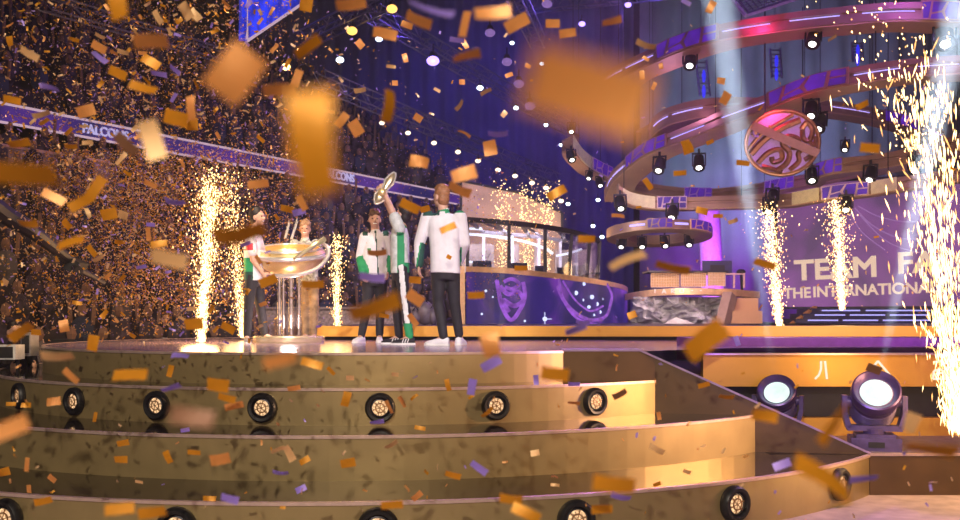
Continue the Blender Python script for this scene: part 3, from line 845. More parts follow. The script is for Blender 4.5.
pb.inputs['Emission Strength'].default_value = .55; rm.cycles.emission_sampling = 'NONE'
b.build('screen_face', rm, t)
for tp, nm in ((1, 'upper_edge_light'), (0, 'lower_edge_light')):
    b = MB(); b.tube([SP(L_ * i / n, -.03, zr(L_ * i / n, tp)) for i in range(n + 1)], .028, 6)
    b.build(nm, glow('edge_light', (.75, .50, .62), .75), t)
def text(body, size, loc, ux, up, m, parent, name, bold=.0, xs=1.0):
    c = bpy.data.curves.new(name, 'FONT'); c.body = body; c.size = size; c.extrude = .01; c.bevel_depth = bold; c.bevel_resolution = 1
    c.materials.append(m)
    me0 = bpy.data.objects.new(name + '_tmp', c)
    COL.objects.link(me0)
    dg = bpy.context.evaluated_depsgraph_get()
    me = bpy.data.meshes.new_from_object(me0.evaluated_get(dg))
    bpy.data.objects.remove(me0)
    o = bpy.data.objects.new(name, me); COL.objects.link(o)
    ux = ux.normalized(); up = (up - ux * up.dot(ux)).normalized(); nn = ux.cross(up)
    o0 = ORIG.get(parent.name, Vector())
    R = Matrix((ux * xs, up, nn)).transposed().to_4x4()
    o.matrix_world = Matrix.Translation(loc - o0) @ R
    o.parent = parent
    return o
U3 = Vector((du.x, du.y, 0))
def ribbon_text(px_end, body, size):
    # place so that the text ends under the given picture column
    a = (px_end - 480) / F
    s = min((k * L_ / 2000 for k in range(2001)), key=lambda s_: abs(SP(s_, 0, 0).x / SP(s_, 0, 0).y - a))
    f = .28
    slope = (zr(L_, 0) - zr(0, 0)) / L_
    o = text(body, size, SP(s, -.05, zr(s, 0) + .09), U3 + Vector((0, 0, slope)), Vector((0, 0, 1)), M_ribtext, t, 'ribbon_lettering', .008)
    wd = o.dimensions.x
    o.location = o.location - U3 * (max(v.co.x for v in o.data.vertices))
ribbon_text(127, 'FALCONS', .28)
ribbon_text(353, 'FALCONS', .32)

# stand tiers (setting) and the dense crowd (nobody could count it)
def tier(name, s0, s1, o0, o1, z0, z1, rows):
    b = MB()
    for r in range(rows):
        oa, ob = o0 + (o1 - o0) * r / rows, o0 + (o1 - o0) * (r + 1) / rows
        za, zb_ = z0 + (z1 - z0) * r / rows, z0 + (z1 - z0) * (r + 1) / rows
        b.add([SP(s0, oa, za), SP(s1, oa, za), SP(s1, oa, zb_), SP(s0, oa, zb_)], [(0, 1, 2, 3)])
        b.add([SP(s0, oa, zb_), SP(s1, oa, zb_), SP(s1, ob, zb_), SP(s0, ob, zb_)], [(0, 1, 2, 3)])
    tag(b.build(name, M_seat), 'dark seating tier of the arena stands on the left', 'stand', kind='structure')
tier('floor_upper_stand', 0, L_ - 1.5, .2, 8, zr1 - .3, zr1 + 5.2, 12)
tier('floor_lower_stand', 0, L_ - 1, -5.0, .15, ZF + .4, zr0 - .75, 12)
b = MB()
def crowd(s0, s1, o0, o1, z0, z1, rows, pitch):
    for r in range(rows):
        o_ = o0 + (o1 - o0) * (r + .5) / rows; z_ = z0 + (z1 - z0) * (r + 1) / rows
        s = s0 + random.random() * pitch
        while s < s1:
            if random.random() < .85:
                p = SP(s, o_ + random.uniform(-.08, .08), z_); hgt = random.uniform(.75, .95)
                b.cur = random.choice((0, 0, 0, 1, 2))
                b.lathe([(.10, 0), (.20, .25), (.19, .48), (.07, .58)], p, (0, 0, 1), 6)
                b.cur = 3
                b.ell(p + Vector((0, 0, .68)), (.085, .095, .12), n=6, k=4)
                if random.random() < .18:
                    b.cur = 3
                    for sg in (-1, 1): b.tube([p + Vector((sg * .18, 0, .45)), p + Vector((sg * .22, 0, .95))], .035, 5)
            s += pitch * random.uniform(.85, 1.3)
crowd(3, L_ - 1.6, .2, 8, zr1 - .3, zr1 + 5.2, 12, .62)
crowd(3, L_ - 1.2, -5, .15, ZF + .4, zr0 - .75, 12, .62)
tag(b.build('crowd', [M_crowd, mat('blue_crowd_clothes', (.03, .04, .09), .85), mat('grey_crowd_clothes', (.12, .10, .11), .85), mat('crowd_skin', (.22, .12, .09), .7)]), 'dense dark crowd filling the left stands behind the falling confetti', 'crowd', kind='stuff')
# tan vomitory wall between the tiers at far left
t = thing('stand_barrier', 'pale tan wall panel under the ribbon board at the left edge', 'barrier', SP(6.5, -.2, 3.2))
b = MB(); b.box(SP(6.6, -.3, W(0, 160, 20).z), (.1, 3.6, .55), Matrix.Rotation(math.atan2(du.y, du.x) - PI / 2, 3, 'Z')); b.build('panel', mat('tan_wall', (.30, .20, .19), .8, 0, .3, 5), t)
b = MB(); b.box(SP(6.6, -.31, W(0, 148, 20).z), (.13, 3.6, .05), Matrix.Rotation(math.atan2(du.y, du.x) - PI / 2, 3, 'Z')); b.build('handrail', M_nosing, t)
# crowd barrier behind the stage on the left
t = thing('crowd_barrier', 'long grey barrier wall behind the stage on the left', 'barrier', (-6, 20.5, ZF))
b = MB(); b.box((-7.2, 20.5, (ZF + .52) / 2), (12.5, .16, .52 - ZF)); b.build('panel', M_barrier, t)
b = MB(); b.box((-7.2, 20.46, .53), (12.5, .24, .05)); b.build('top_rail', mat('grey_rail', (.22, .17, .18), .6), t)
# blue hanging screen at the top left
t = thing('hanging_screen', 'bright blue hanging screen with pale edge at the top left', 'screen', W(275, 0, 24))
sq = [W(247, 41, 23), W(248, -30, 23), W(304, -30, 27), W(303, 3, 27)]
nn = (sq[2] - sq[0]).cross(sq[1] - sq[0]).normalized() * .2
if nn.y < 0: nn = -nn
b = MB(); b.add(sq + [p + nn for p in sq], [(0, 1, 2, 3), (7, 6, 5, 4), (0, 4, 5, 1), (1, 5, 6, 2), (2, 6, 7, 3), (3, 7, 4, 0)])
b.build('screen_face', glow('blue_screen', (.012, .035, .75), 1.0, .7, 2.5), t)
b = MB(); b.tube([sq[1], sq[0], sq[3]], .04, 6); b.build('edge_light', glow('edge_light', (.75, .50, .62), .75), t)
t = thing('screen_post', 'dark violet vertical post left of the blue hanging screen', 'post', W(241, 40, 23))
b = MB(); b.box(W(241, 0, 23.2), (.22, .22, 2.4)); b.build('post', M_darkmet, t)
b = MB(); b.box(W(240.5, 8, 23.0), (.05, .06, 1.0)); b.build('blue_strip', glow('post_strip', (.03, .04, .5), .8), t)

# ------------------------------------------------------------------ player booth
def booth():
    zp = ztp
    ctrl = [W(466, 270, 20.5), W(505, 271.5, 20.3), W(545, 275.5, 20.6), (W(580, 280, 21.4)), W(606, 284, 22.6), W(622, 287.5, 24.0), W(627.5, 290.5, 25.5)]
    top = crom(ctrl, 8); n = len(top)
    zt_ = [p.z for p in top]
    t = thing('player_booth', 'glass player booth on a curved screen front with violet graphics', 'booth', Vector((top[0].x, top[0].y, zp)))
    away = Vector((.15, 1, 0)).normalized()
    b = MB()
    b.loft([[p, Vector((p.x, p.y, zp)), Vector((p.x, p.y, zp)) + away * .12, p + away * .12] for p in top])
    sm = bpy.data.materials.new('booth_screen'); sm.use_nodes = True
    nt = sm.node_tree; pb = nt.nodes['Principled BSDF']; pb.inputs['Base Color'].default_value = (.02, .02, .03, 1); pb.inputs['Roughness'].default_value = .3
    tc = nt.nodes.new('ShaderNodeTexCoord'); mp = nt.nodes.new('ShaderNodeMapping'); mp.inputs['Scale'].default_value = (.8, .8, .8)
    wv = nt.nodes.new('ShaderNodeTexNoise'); wv.inputs['Scale'].default_value = 1.1; wv.inputs['Detail'].default_value = 4; wv.inputs['Distortion'].default_value = 1.2
    rp = nt.nodes.new('ShaderNodeValToRGB'); cr = rp.color_ramp
    cr.elements[0].position = .34; cr.elements[0].color = (.003, .005, .07, 1)
    cr.elements[1].position = .74; cr.elements[1].color = (.15, .03, .34, 1)
    e = cr.elements.new(.54); e.color = (.022, .010, .15, 1)
    nt.links.new(tc.outputs['Object'], mp.inputs['Vector']); nt.links.new(mp.outputs['Vector'], wv.inputs['Vector'])
    nt.links.new(wv.outputs['Fac'], rp.inputs['Fac']); nt.links.new(rp.outputs['Color'], pb.inputs['Emission Color'])
    pb.inputs['Emission Strength'].default_value = 1.0; sm.cycles.emission_sampling = 'NONE'
    sc = b.build('screen_front', sm, t)
    # graphics shown on the screen: a flame-like knot and flowing ribbons with bright specks
    def at(px, py):
        i = min(range(n), key=lambda k: abs(480 + top[k].x / top[k].y * F - px)); p = top[i]
        q = W(px, py, p.y); return q - away * .03
    b = MB()
    def cur(pts, r): b.tube(crom([at(*p) for p in pts], 5), r, 5)
    cur([(497, 280), (499, 292), (502, 306), (511, 320), (521, 308), (525, 296), (523, 282)], .045)
    cur([(500, 286), (508, 294), (518, 292), (523, 300), (514, 306), (503, 300), (509, 312)], .05)
    cur([(504, 282), (512, 279), (519, 284), (512, 289), (505, 287)], .04)
    cur([(559, 278), (561, 292), (568, 308), (580, 320), (596, 324)], .03)
    cur([(557, 286), (565, 302), (577, 314), (592, 320), (606, 316), (611, 300)], .04)
    cur([(607, 284), (612, 296), (608, 312), (600, 322)], .03)
    cur([(563, 281), (575, 300), (590, 311), (603, 306)], .025)
    b.build('violet_swirls', glow('violet_swirl', (.34, .10, .66), .8, .5, 6), sc)
    sp_m = glow('speck', (.65, .70, 1.0), 1.3)
    for px, py, r in ((486, 291, .03), (493, 297, .02), (576, 293, .05), (557, 288, .05), (584, 284, .04), (592, 297, .05), (597, 304, .045), (589, 307, .04), (602, 299, .035), (583, 300, .03), (600, 312, .04), (594, 315, .03), (610, 306, .03), (482, 314, .025), (525, 321, .025)):
        b = MB(); b.ell(at(px, py), (r, .01, r), n=8, k=5); b.build('bright_speck', sp_m, sc)
    b = MB(); c_ = at(545, 319); b.ell(c_, (.05, .012, .05), n=8, k=5)
    b.bar(c_ - Vector((.14, 0, 0)), c_ + Vector((.14, 0, 0)), .015); b.bar(c_ - Vector((0, 0, .14)), c_ + Vector((0, 0, .14)), .015)
    b.build('bright_star', sp_m, sc)
    # gold frame
    b = MB()
    b.loft([[p + Vector((0, -.06, .07)), p + Vector((0, -.06, -.04)), p + away * .3 + Vector((0, 0, -.04)), p + away * .3 + Vector((0, 0, .07))] for p in top])
    a_ = top[0] + Vector((-.02, -.06, 0)); b.bar(a_ + Vector((-.06, 0, .07)), Vector((a_.x - .06, a_.y, zp)), .12, .12)
    b.build('gold_frame', M_nosing if False else mat('booth_gold', (.80, .50, .30), .4, .4), t)
    # deck inside
    b = MB(); fl = [p + Vector((0, .1, -.03)) for p in top]
    b.add(fl + [Vector((5.0, 29, fl[-1].z)), Vector((-.6, 27, fl[0].z))], [tuple(range(n + 2))]); b.build('deck', M_darkmet, t)
    # posts and roof edge
    posts = [(467.5, 219.5, 20.6), (509, 223, 20.5), (545, 227, 20.9), (572, 232, 21.6), (590, 237, 22.4), (600, 241, 23.6)]
    tops = []
    for px, py, D in posts:
        i = min(range(n), key=lambda k: abs(480 + top[k].x / top[k].y * F - px))
        q = W(px, py, top[i].y + .15); tops.append(q)
        base = Vector((q.x, q.y, top[i].z))
        if px > 560: base.x -= .08
        b = MB(); b.bar(base, q, .07, .07, up=Vector((0, 1, 0))); b.build('post', M_darkmet, t)
    rt = crom(tops, 6)
    b = MB(); b.loft([[p + Vector((0, -.06, .05)), p + Vector((0, -.06, -.05)), p + Vector((0, .08, -.05)), p + Vector((0, .08, .05))] for p in rt]); b.build('roof_rail', M_darkmet, t)
    for a_, b_ in zip(posts, posts[1:]):
        i = min(range(n), key=lambda k: abs(480 + top[k].x / top[k].y * F - a_[0])); j = min(range(n), key=lambda k: abs(480 + top[k].x / top[k].y * F - b_[0]))
        p0 = W(a_[0], a_[1], top[i].y + .17); p1 = W(b_[0], b_[1], top[j].y + .17)
        q0 = Vector((p0.x, p0.y, top[i].z)); q1 = Vector((p1.x, p1.y, top[j].z))
        o = Vector((0, .02, 0)); b = MB()
        b.add([q0, q1, p1, p0, q0 + o, q1 + o, p1 + o, p0 + o], [(0, 1, 2, 3), (7, 6, 5, 4), (0, 4, 5, 1), (3, 2, 6, 7)])
        b.build('glass_pane', M_glass, t)
    # back frame with roof beams and lamps
    back = [p + Vector((.35, 4.2, .1)) for p in rt]
    b = MB(); b.tube(back, .05, 6)
    for k in range(0, len(rt), 4): b.bar(rt[k], back[k], .07, .07)
    for k in range(2, len(rt) - 4, 6): b.bar(rt[k], back[k + 3], .04, .04)
    for k in range(0, len(rt), 5): b.bar(back[k], Vector((back[k].x, back[k].y, .9)), .07, .07)
    b.build('roof_beams', mat('pale_beams', (.42, .38, .46), .5, .4), t)
    for pts, r in (([(467, 234), (490, 236), (512, 239), (530, 243), (546, 249), (553, 254)], .035), ([(467, 228.5), (482, 229)], .03), ([(556, 256), (570, 253), (582, 249)], .03), ([(466, 262), (473, 262)], .03)):
        b = MB(); b.tube(crom([W(x, y, 23.2) for x, y in pts], 5), r, 6); b.build('strip_light', M_booth_l, t)
    # back wall panels, their beige stands in for spark glow on haze
    for x0_, x1_, y0_ in ((462, 494, 244), (511, 519, 244), (534, 540, 246), (555, 592, 250)):
        p_, q_ = W(x0_, 278, 26.2), W(x1_, y0_, 26.2)
        b = MB(); b.box((p_ + q_) / 2, (q_.x - p_.x, .1, q_.z - p_.z)); b.build('back_wall_panel', mat('booth_back_glow', (.55, .42, .40), .6, 0, .5, 1.4), t)
    light('AREA', 'booth_inside', W(520, 232, 23.0), 260, (1.0, .9, .85), W(525, 265, 25), size=2.0)
    return top
btop = booth()
t = thing('set_wall', 'pale tan set wall behind the booth lit by three fountains', 'wall panel', W(510, 300, 30.5))
q_ = [W(461, 305, 30.5), W(562, 305, 30.5), W(562, 213, 30.5), (W(520, 193, 30.5)), W(461, 181, 30.5)]
b = MB(); o_ = Vector((0, .25, 0)); b.add(q_ + [p + o_ for p in q_], [(0, 1, 2, 3, 4), (9, 8, 7, 6, 5)] + [(i, 5 + i, 5 + (i + 1) % 5, (i + 1) % 5) for i in range(5)])
b.build('panel', mat('tan_set_wall', (.62, .46, .40), .8, 0, .25, 1.2), t)
b = MB()
for k in range(4): b.bar(q_[k + 1 if k < 4 else 0] + Vector((0, -.03, 0)), q_[(k + 2) % 5] + Vector((0, -.03, 0)), .08, .06)
b.build('edge_trim', M_darkmet, t)
def monitor(px, py, D, w, h, label, m, group='booth monitors'):
    p = W(px, py, D)
    t = thing('monitor', label, 'monitor', p - Vector((0, 0, h / 2 + .1)), group)
    b = MB(); b.box(p, (w, .05, h)); s = b.build('housing', m, t)
    b = MB(); b.box(p + Vector((0, -.03, 0)), (w * .5, .02, h * .4)); b.build('back_cover', M_darkmet, s)
    b = MB(); b.bar(p + Vector((0, .02, -h / 2)), p + Vector((0, .02, -h / 2 - .1)), .05); b.box(p + Vector((0, .02, -h / 2 - .1)), (.25, .18, .015)); b.build('stand', M_darkmet, t)
Mmon = mat('blue_black_housing', (.03, .03, .12), .4)
monitor(482, 266, 21.3, .40, .22, 'blue backed monitor nearest the left booth post', Mmon)
monitor(518, 267.5, 21.3, .40, .20, 'dark monitor right of the second booth post', Mmon)
monitor(541, 270, 21.4, .26, .18, 'small monitor beside the third booth post', Mmon)
monitor(562, 271.5, 21.9, .22, .18, 'small monitor beside the fourth booth post', Mmon)

# ------------------------------------------------------------------ big screen with lettering
def bigscreen():
    A = W(776, 309, 28.5); B = W(1010, 305, 25.5)
    A.z = B.z = H0 + (318 - 308) * 28.5 / F
    ht = 3.5
    t = thing('big_screen', 'huge violet screen with pale championship lettering at the right', 'screen', (A + B) / 2)
    ux = (B - A).normalized(); nrm = ux.cross(Vector((0, 0, 1))).normalized()
    if nrm.y > 0: nrm = -nrm
    b = MB(); bk = -nrm * .15; up = Vector((0, 0, ht))
    v = [A, B, B + up, A + up]
    b.add(v + [p + bk for p in v], [(0, 1, 2, 3), (7, 6, 5, 4), (0, 4, 5, 1), (1, 5, 6, 2), (2, 6, 7, 3), (3, 7, 4, 0)])
    sm = bpy.data.materials.new('violet_screen'); sm.use_nodes = True
    nt = sm.node_tree; pb = nt.nodes['Principled BSDF']; pb.inputs['Base Color'].default_value = (.03, .02, .04, 1)
    tc = nt.nodes.new('ShaderNodeTexCoord'); wv = nt.nodes.new('ShaderNodeTexNoise'); wv.inputs['Scale'].default_value = .5; wv.inputs['Detail'].default_value = 3; wv.inputs['Distortion'].default_value = .8
    rp = nt.nodes.new('ShaderNodeValToRGB'); cr = rp.color_ramp
    cr.elements[0].position = .32; cr.elements[0].color = (.085, .04, .11, 1)
    cr.elements[1].position = .70; cr.elements[1].color = (.24, .07, .28, 1)
    nt.links.new(tc.outputs['Object'], wv.inputs['Vector']); nt.links.new(wv.outputs['Fac'], rp.inputs['Fac']); nt.links.new(rp.outputs['Color'], pb.inputs['Emission Color'])
    pb.inputs['Emission Strength'].default_value = 1.15; sm.cycles.emission_sampling = 'NONE'
    s = b.build('screen_face', sm, t)
    roll = .030
    ut = ux + Vector((0, 0, roll)); off = nrm * .03
    def on(px, py):
        a = (px - 480) / F
        k = (a * A.y - A.x) / (ux.x - a * ux.y); p = A + ux * k; p.z = H0 + (318 - py) * p.y / F
        return p + off
    for w_, x_, y_ in (('TEAM', 795, 280), ('FALCONS', 897, 273.2)): text(w_, .78, on(x_, y_), ut, Vector((0, 0, 1)), M_text, s, 'lettering', .022, 1.11)
    for w_, x_, y_ in (('THE', 784, 298.5), ('INTERNATIONAL', 813, 297)): text(w_, .41, on(x_, y_), ut, Vector((0, 0, 1)), M_text, s, 'lettering', .011, 1.0)
    b = MB()
    for pts in ([(855, 208), (872, 225), (900, 238), (940, 240)], [(858, 206), (880, 217), (910, 222), (945, 218)], [(860, 215), (885, 240), (915, 252), (950, 252)], [(850, 212), (862, 232), (885, 250)]):
        b.tube(crom([on(x, y) for x, y in pts], 6), .018, 5)
    b.build('wave_lines', glow('wave_line', (.42, .20, .52), .7), s)
    b = MB()
    for a_, b_ in ((A, B), (A, A + up), (A + up, B + up)): b.bar(a_ + off, b_ + off, .06, .06)
    b.build('screen_border', M_darkmet, t)
bigscreen()
# lit stair unit under the screen
t = thing('lit_stair_unit', 'dark step unit with glowing blue white strips under the big screen', 'stairs', W(860, 326, 23))
b = MB()
for k in range(3):
    z0, z1 = 324 - 5.2 * k, 318.8 - 5.2 * k; D = 23 + .45 * k
    x0 = 796 + 7 * k
    a_, c_ = W(x0, z0, D), W(935, z1, D)
    b.box(((a_.x + c_.x) / 2, D + .5, (a_.z + c_.z) / 2), (c_.x - a_.x, 1.0, c_.z - a_.z))
b.build('steps', mat('navy_steps', (.03, .03, .08), .4), t)
for y, D, xs in ((320.3, 22.95, ((808, 838), (843, 878), (883, 930))), (315, 23.4, ((815, 845), (850, 885), (890, 930))), (310.5, 23.85, ((822, 860), (866, 930)))):
    for x0, x1 in xs:
        b = MB(); b.bar(W(x0, y, D), W(x1, y, D), .03); b.build('led_strip', glow('stair_led', (.45, .42, 1.0), 1.2), t)
b = MB(); b.bar(W(789, 326, 22.9), W(815, 307, 24.2), .10, .05); b.build('gold_edge', M_goldpan, t)

# ------------------------------------------------------------------ desk platform left of the screen
def desk_platform():
    D = 23.0
    t = thing('desk_platform', 'caster desk platform with gold lip and woven panels over a rock wall', 'platform', W(690, 325, D))
    # rock base
    b = MB(); nx, nz = 26, 12; vs = []
    rnd = random.Random(3)
    hgt = [[rnd.uniform(-.16, .16) for j in range(nz + 1)] for i in range(nx + 1)]
    for i in range(nx + 1):
        for j in range(nz + 1):
            x = 632 + (722 - 632) * i / nx; y = 327 - (327 - 297) * j / nz
            p = W(x, y, D + .1); p.y += hgt[i][j] + .25 * math.sin(i * .5 + j * .4); vs.append(p)
    b.add(vs, [(i * (nz + 1) + j, (i + 1) * (nz + 1) + j, (i + 1) * (nz + 1) + j + 1, i * (nz + 1) + j + 1) for i in range(nx) for j in range(nz)])
    b.box(W(676, 312, D + 1.2), (2.0, 1.4, .65))
    b.build('rock_wall', M_rock, t)
    # gold lip, curved
    lip = crom([W(626, 297, D + 1.2), W(645, 293.5, D + .2), W(670, 291.5, D - .3), W(700, 291, D - .4), W(730, 292, D - .2), W(760, 294.5, D + .6)], 6)
    b = MB(); b.loft([[p + Vector((0, 0, .07)), p + Vector((0, 0, -.08)), p + Vector((0, .9, -.08)), p + Vector((0, .9, .07))] for p in lip]); b.build('gold_lip', mat('booth_gold', (.80, .50, .30), .4, .4), t)
    b = MB(); DD = D - .52
    def stk(pts): 
        for a_, c_ in zip(pts, pts[1:]): b.bar(W(*a_, DD), W(*c_, DD), .022, .012, up=Vector((0, 1, 0)))
    stk([(655, 289), (655, 293)])
    stk([(662, 293.5), (664, 289), (666, 293.5)]); stk([(663, 292), (665, 292)])
    stk([(671.5, 293), (671.5, 289), (675, 290), (672, 291.3), (675, 293)])
    stk([(680, 289), (680, 292.5), (683.5, 292.5), (683.5, 289)])
    stk([(691, 290.5), (693, 290.5)]); stk([(700, 290.5), (702, 290.5)])
    b.build('small_glyphs', glow('pale_glyph', (.9, .75, .7), 1.0), t)
    # desk fronts
    for x0, x1, y0, y1, d in ((651, 679, 273, 287, .3), (681, 706, 272, 286.5, .1), (708, 725, 272, 286, -.05)):
        a_, c_ = W(x0, y1, D + d), W(x1, y0, D + d)
        b = MB(); b.box(((a_.x + c_.x) / 2, D + d + .03, (a_.z + c_.z) / 2), (c_.x - a_.x, .06, c_.z - a_.z)); f = b.build('desk_front', M_weave, t)
        b = MB()
        n = 11
        for k in range(n + 1): b.bar((a_.x + (c_.x - a_.x) * k / n, D + d - .01, a_.z), (a_.x + (c_.x - a_.x) * k / n, D + d - .01, c_.z), .012)
        for k in range(6): b.bar((a_.x, D + d - .01, a_.z + (c_.z - a_.z) * k / 5), (c_.x, D + d - .01, a_.z + (c_.z - a_.z) * k / 5), .012)
        b.build('woven_slats', mat('pale_slats', (.75, .55, .40), .5), f)
    b = MB(); a_, c_ = W(650, 271.5, D - .05), W(726, 271, D - .1); b.box(((a_.x + c_.x) / 2, D + .35, a_.z), (c_.x - a_.x + .1, .9, .04)); b.build('desk_top', M_darkmet, t)
    # railing right
    b = MB()
    for x in (734, 744): b.bar(W(x, 288, D), W(x, 273, D), .04)
    b.bar(W(726, 274, D), W(745, 274, D), .035); b.build('railing', M_nosing, t)
    # stepped crates at right
    a_ = W(716, 327, D - .2)
    b = MB()
    for x0, x1, y0, y1, d in ((725, 763, 311, 327, -.5), (730, 759, 298, 312, -.2)):
        p, q = W(x0, y1, D + d), W(x1, y0, D + d); b.box(((p.x + q.x) / 2, D + d + .5, (p.z + q.z) / 2), (q.x - p.x, .9, q.z - p.z))
    b.build('step_block', M_weave, t)
    b = MB()
    p, q = W(722, 327, D - .6), W(730, 295, D - .3); b.bar(p, q, .22, .3); b.build('slanted_buttress', mat('brown_buttress', (.36, .24, .22), .6), t)  # one even brown, duller than the step block
    b = MB(); vs = [W(660, 326, D - .5), W(676, 317, D - .3), W(703, 326.5, D - .5), W(690, 327, D + .5)]
    b.add(vs, [(0, 1, 2), (0, 2, 3), (1, 2, 3), (0, 1, 3)]); b.build('pale_rock', mat('pale_rock', (.70, .68, .74), .7, 0, .2), t)
desk_platform()
light('AREA', 'desk_front_light', W(676, 262, 20.5), 75, (1.0, .72, .55), W(684, 296, 23), size=1.2)
monitor(717, 268, 23.2, .68, .34, 'wide dark console screen on the desk platform', Mmon, 'desk equipment')
t = thing('desk_stand', 'thin black stand with round top on the right of the desk platform', 'stand', W(742, 291, 23.3), 'desk equipment')
b = MB(); b.bar(W(742, 291, 23.3), W(741, 273, 23.3), .05); b.build('pole', M_black, t)
b = MB(); b.ell(W(741, 272, 23.3), (.11, .08, .07), n=10, k=6); b.build('top', M_black, t)
# violet lit column behind
t = thing('violet_column', 'tall violet lit column behind the desk platform', 'column', W(713, 290, 31))
b = MB(); p, q = W(713, 300, 31), W(708, 196, 31); b.lathe([(.34, 0), (.34, q.z - p.z)], p, (q - p), 20); smooth_angle(b.build('shaft', mat('column_cloth', (.7, .6, .8), .8), t))
b = MB(); b.lathe([(.42, 0), (.42, .12)], q, (0, 0, 1), 20); b.build('cap', M_darkmet, t)
light('SPOT', 'violet_column_light', W(722, 300, 28.0), 1500, (.50, .05, 1.0), W(712, 245, 31), size=.2, angle=70, blend=.8)

# ------------------------------------------------------------------ people
def frame(f):
    f = Vector((f[0], f[1], 0)).normalized()
    return f, Vector((-f.y, f.x, 0)) * -1     # forward, right-hand side of the person (person's right = -left)

def remesh(mb, name, mats, parent, vox, smooth_it, classify=None):
    o = mb.build(name, mats, parent, True)
    m = o.modifiers.new('r', 'REMESH'); m.mode = 'VOXEL'; m.voxel_size = vox
    if smooth_it:
        s = o.modifiers.new('s', 'SMOOTH'); s.iterations = smooth_it; s.factor = .5
    dg = bpy.context.evaluated_depsgraph_get()
    me = bpy.data.meshes.new_from_object(o.evaluated_get(dg))
    o.modifiers.clear(); old = o.data; o.data = me; me.name = name
    bpy.data.meshes.remove(old)
    me.materials.clear()
    for mm in (mats if isinstance(mats, (list, tuple)) else [mats]): me.materials.append(mm)
    o0 = ORIG.get(parent.name, Vector())
    idx = [0] * len(me.polygons)
    if classify:
        for i, p in enumerate(me.polygons): idx[i] = classify(p.center + o0)
    me.polygons.foreach_set('material_index', idx)
    me.polygons.foreach_set('use_smooth', [True] * len(me.polygons))
    return o

def limb(b, pts, rs, n=12):
    P = [Vector(p) for p in pts]
    dense, rr = [], []
    for i in range(len(P) - 1):
        for k in range(4):
            dense.append(P[i].lerp(P[i + 1], k / 4)); rr.append(rs[i] + (rs[i + 1] - rs[i]) * k / 4)
    dense.append(P[-1]); rr.append(rs[-1])
    b.tube(dense, rr, n)
    for p, r in zip(P, rs): b.ell(p, (r * .99,) * 3, n=10, k=6)

def torso(b, rings, n=18):
    out = []
    for c, rv, fv in rings:
        ring = []
        for j in range(n):
            a = 2 * PI * j / n; ca, sa = math.cos(a), math.sin(a)
            ex = .8
            ring.append(c + rv * (abs(ca) ** ex * (1 if ca > 0 else -1)) + fv * (abs(sa) ** ex * (1 if sa > 0 else -1)))
        out.append(ring)
    b.loft(out)

def hand(b, wrist, d, palm_n, s, curl=.5, side=1):
    d = d.normalized(); pn = (palm_n - d * palm_n.dot(d)).normalized(); w = d.cross(pn).normalized()
    R = Matrix((w, pn, d)).transposed()
    b.ell(wrist + d * .050 * s, (.042 * s, .017 * s, .058 * s), R, n=12, k=8)
    for k, (o, L) in enumerate(((-.030, .068), (-.010, .080), (.011, .074), (.030, .056))):
        p0 = wrist + d * (.085 - .004 * abs(k - 1)) * s + w * o * s
        d1 = (d * math.cos(curl * .6) + pn * math.sin(curl * .6)); d2 = (d * math.cos(curl * 1.6) + pn * math.sin(curl * 1.6))
        p1 = p0 + d1 * L * .5 * s; p2 = p1 + d2 * L * .5 * s
        b.tube([p0 - d * .02 * s, p0, p1, p2], [.0105 * s, .010 * s, .009 * s, .0075 * s], 8)
        b.ell(p2, (.0075 * s,) * 3, n=8, k=5)
    t0 = wrist + d * .03 * s - w * .034 * s * side; t1 = t0 + (d * .6 - w * side * .8).normalized() * .035 * s; t2 = t1 + (d * .9 + pn * .4 - w * side * .2).normalized() * .03 * s
    b.tube([t0, t1, t2], [.013 * s, .011 * s, .009 * s], 8); b.ell(t2, (.009 * s,) * 3, n=8, k=5)

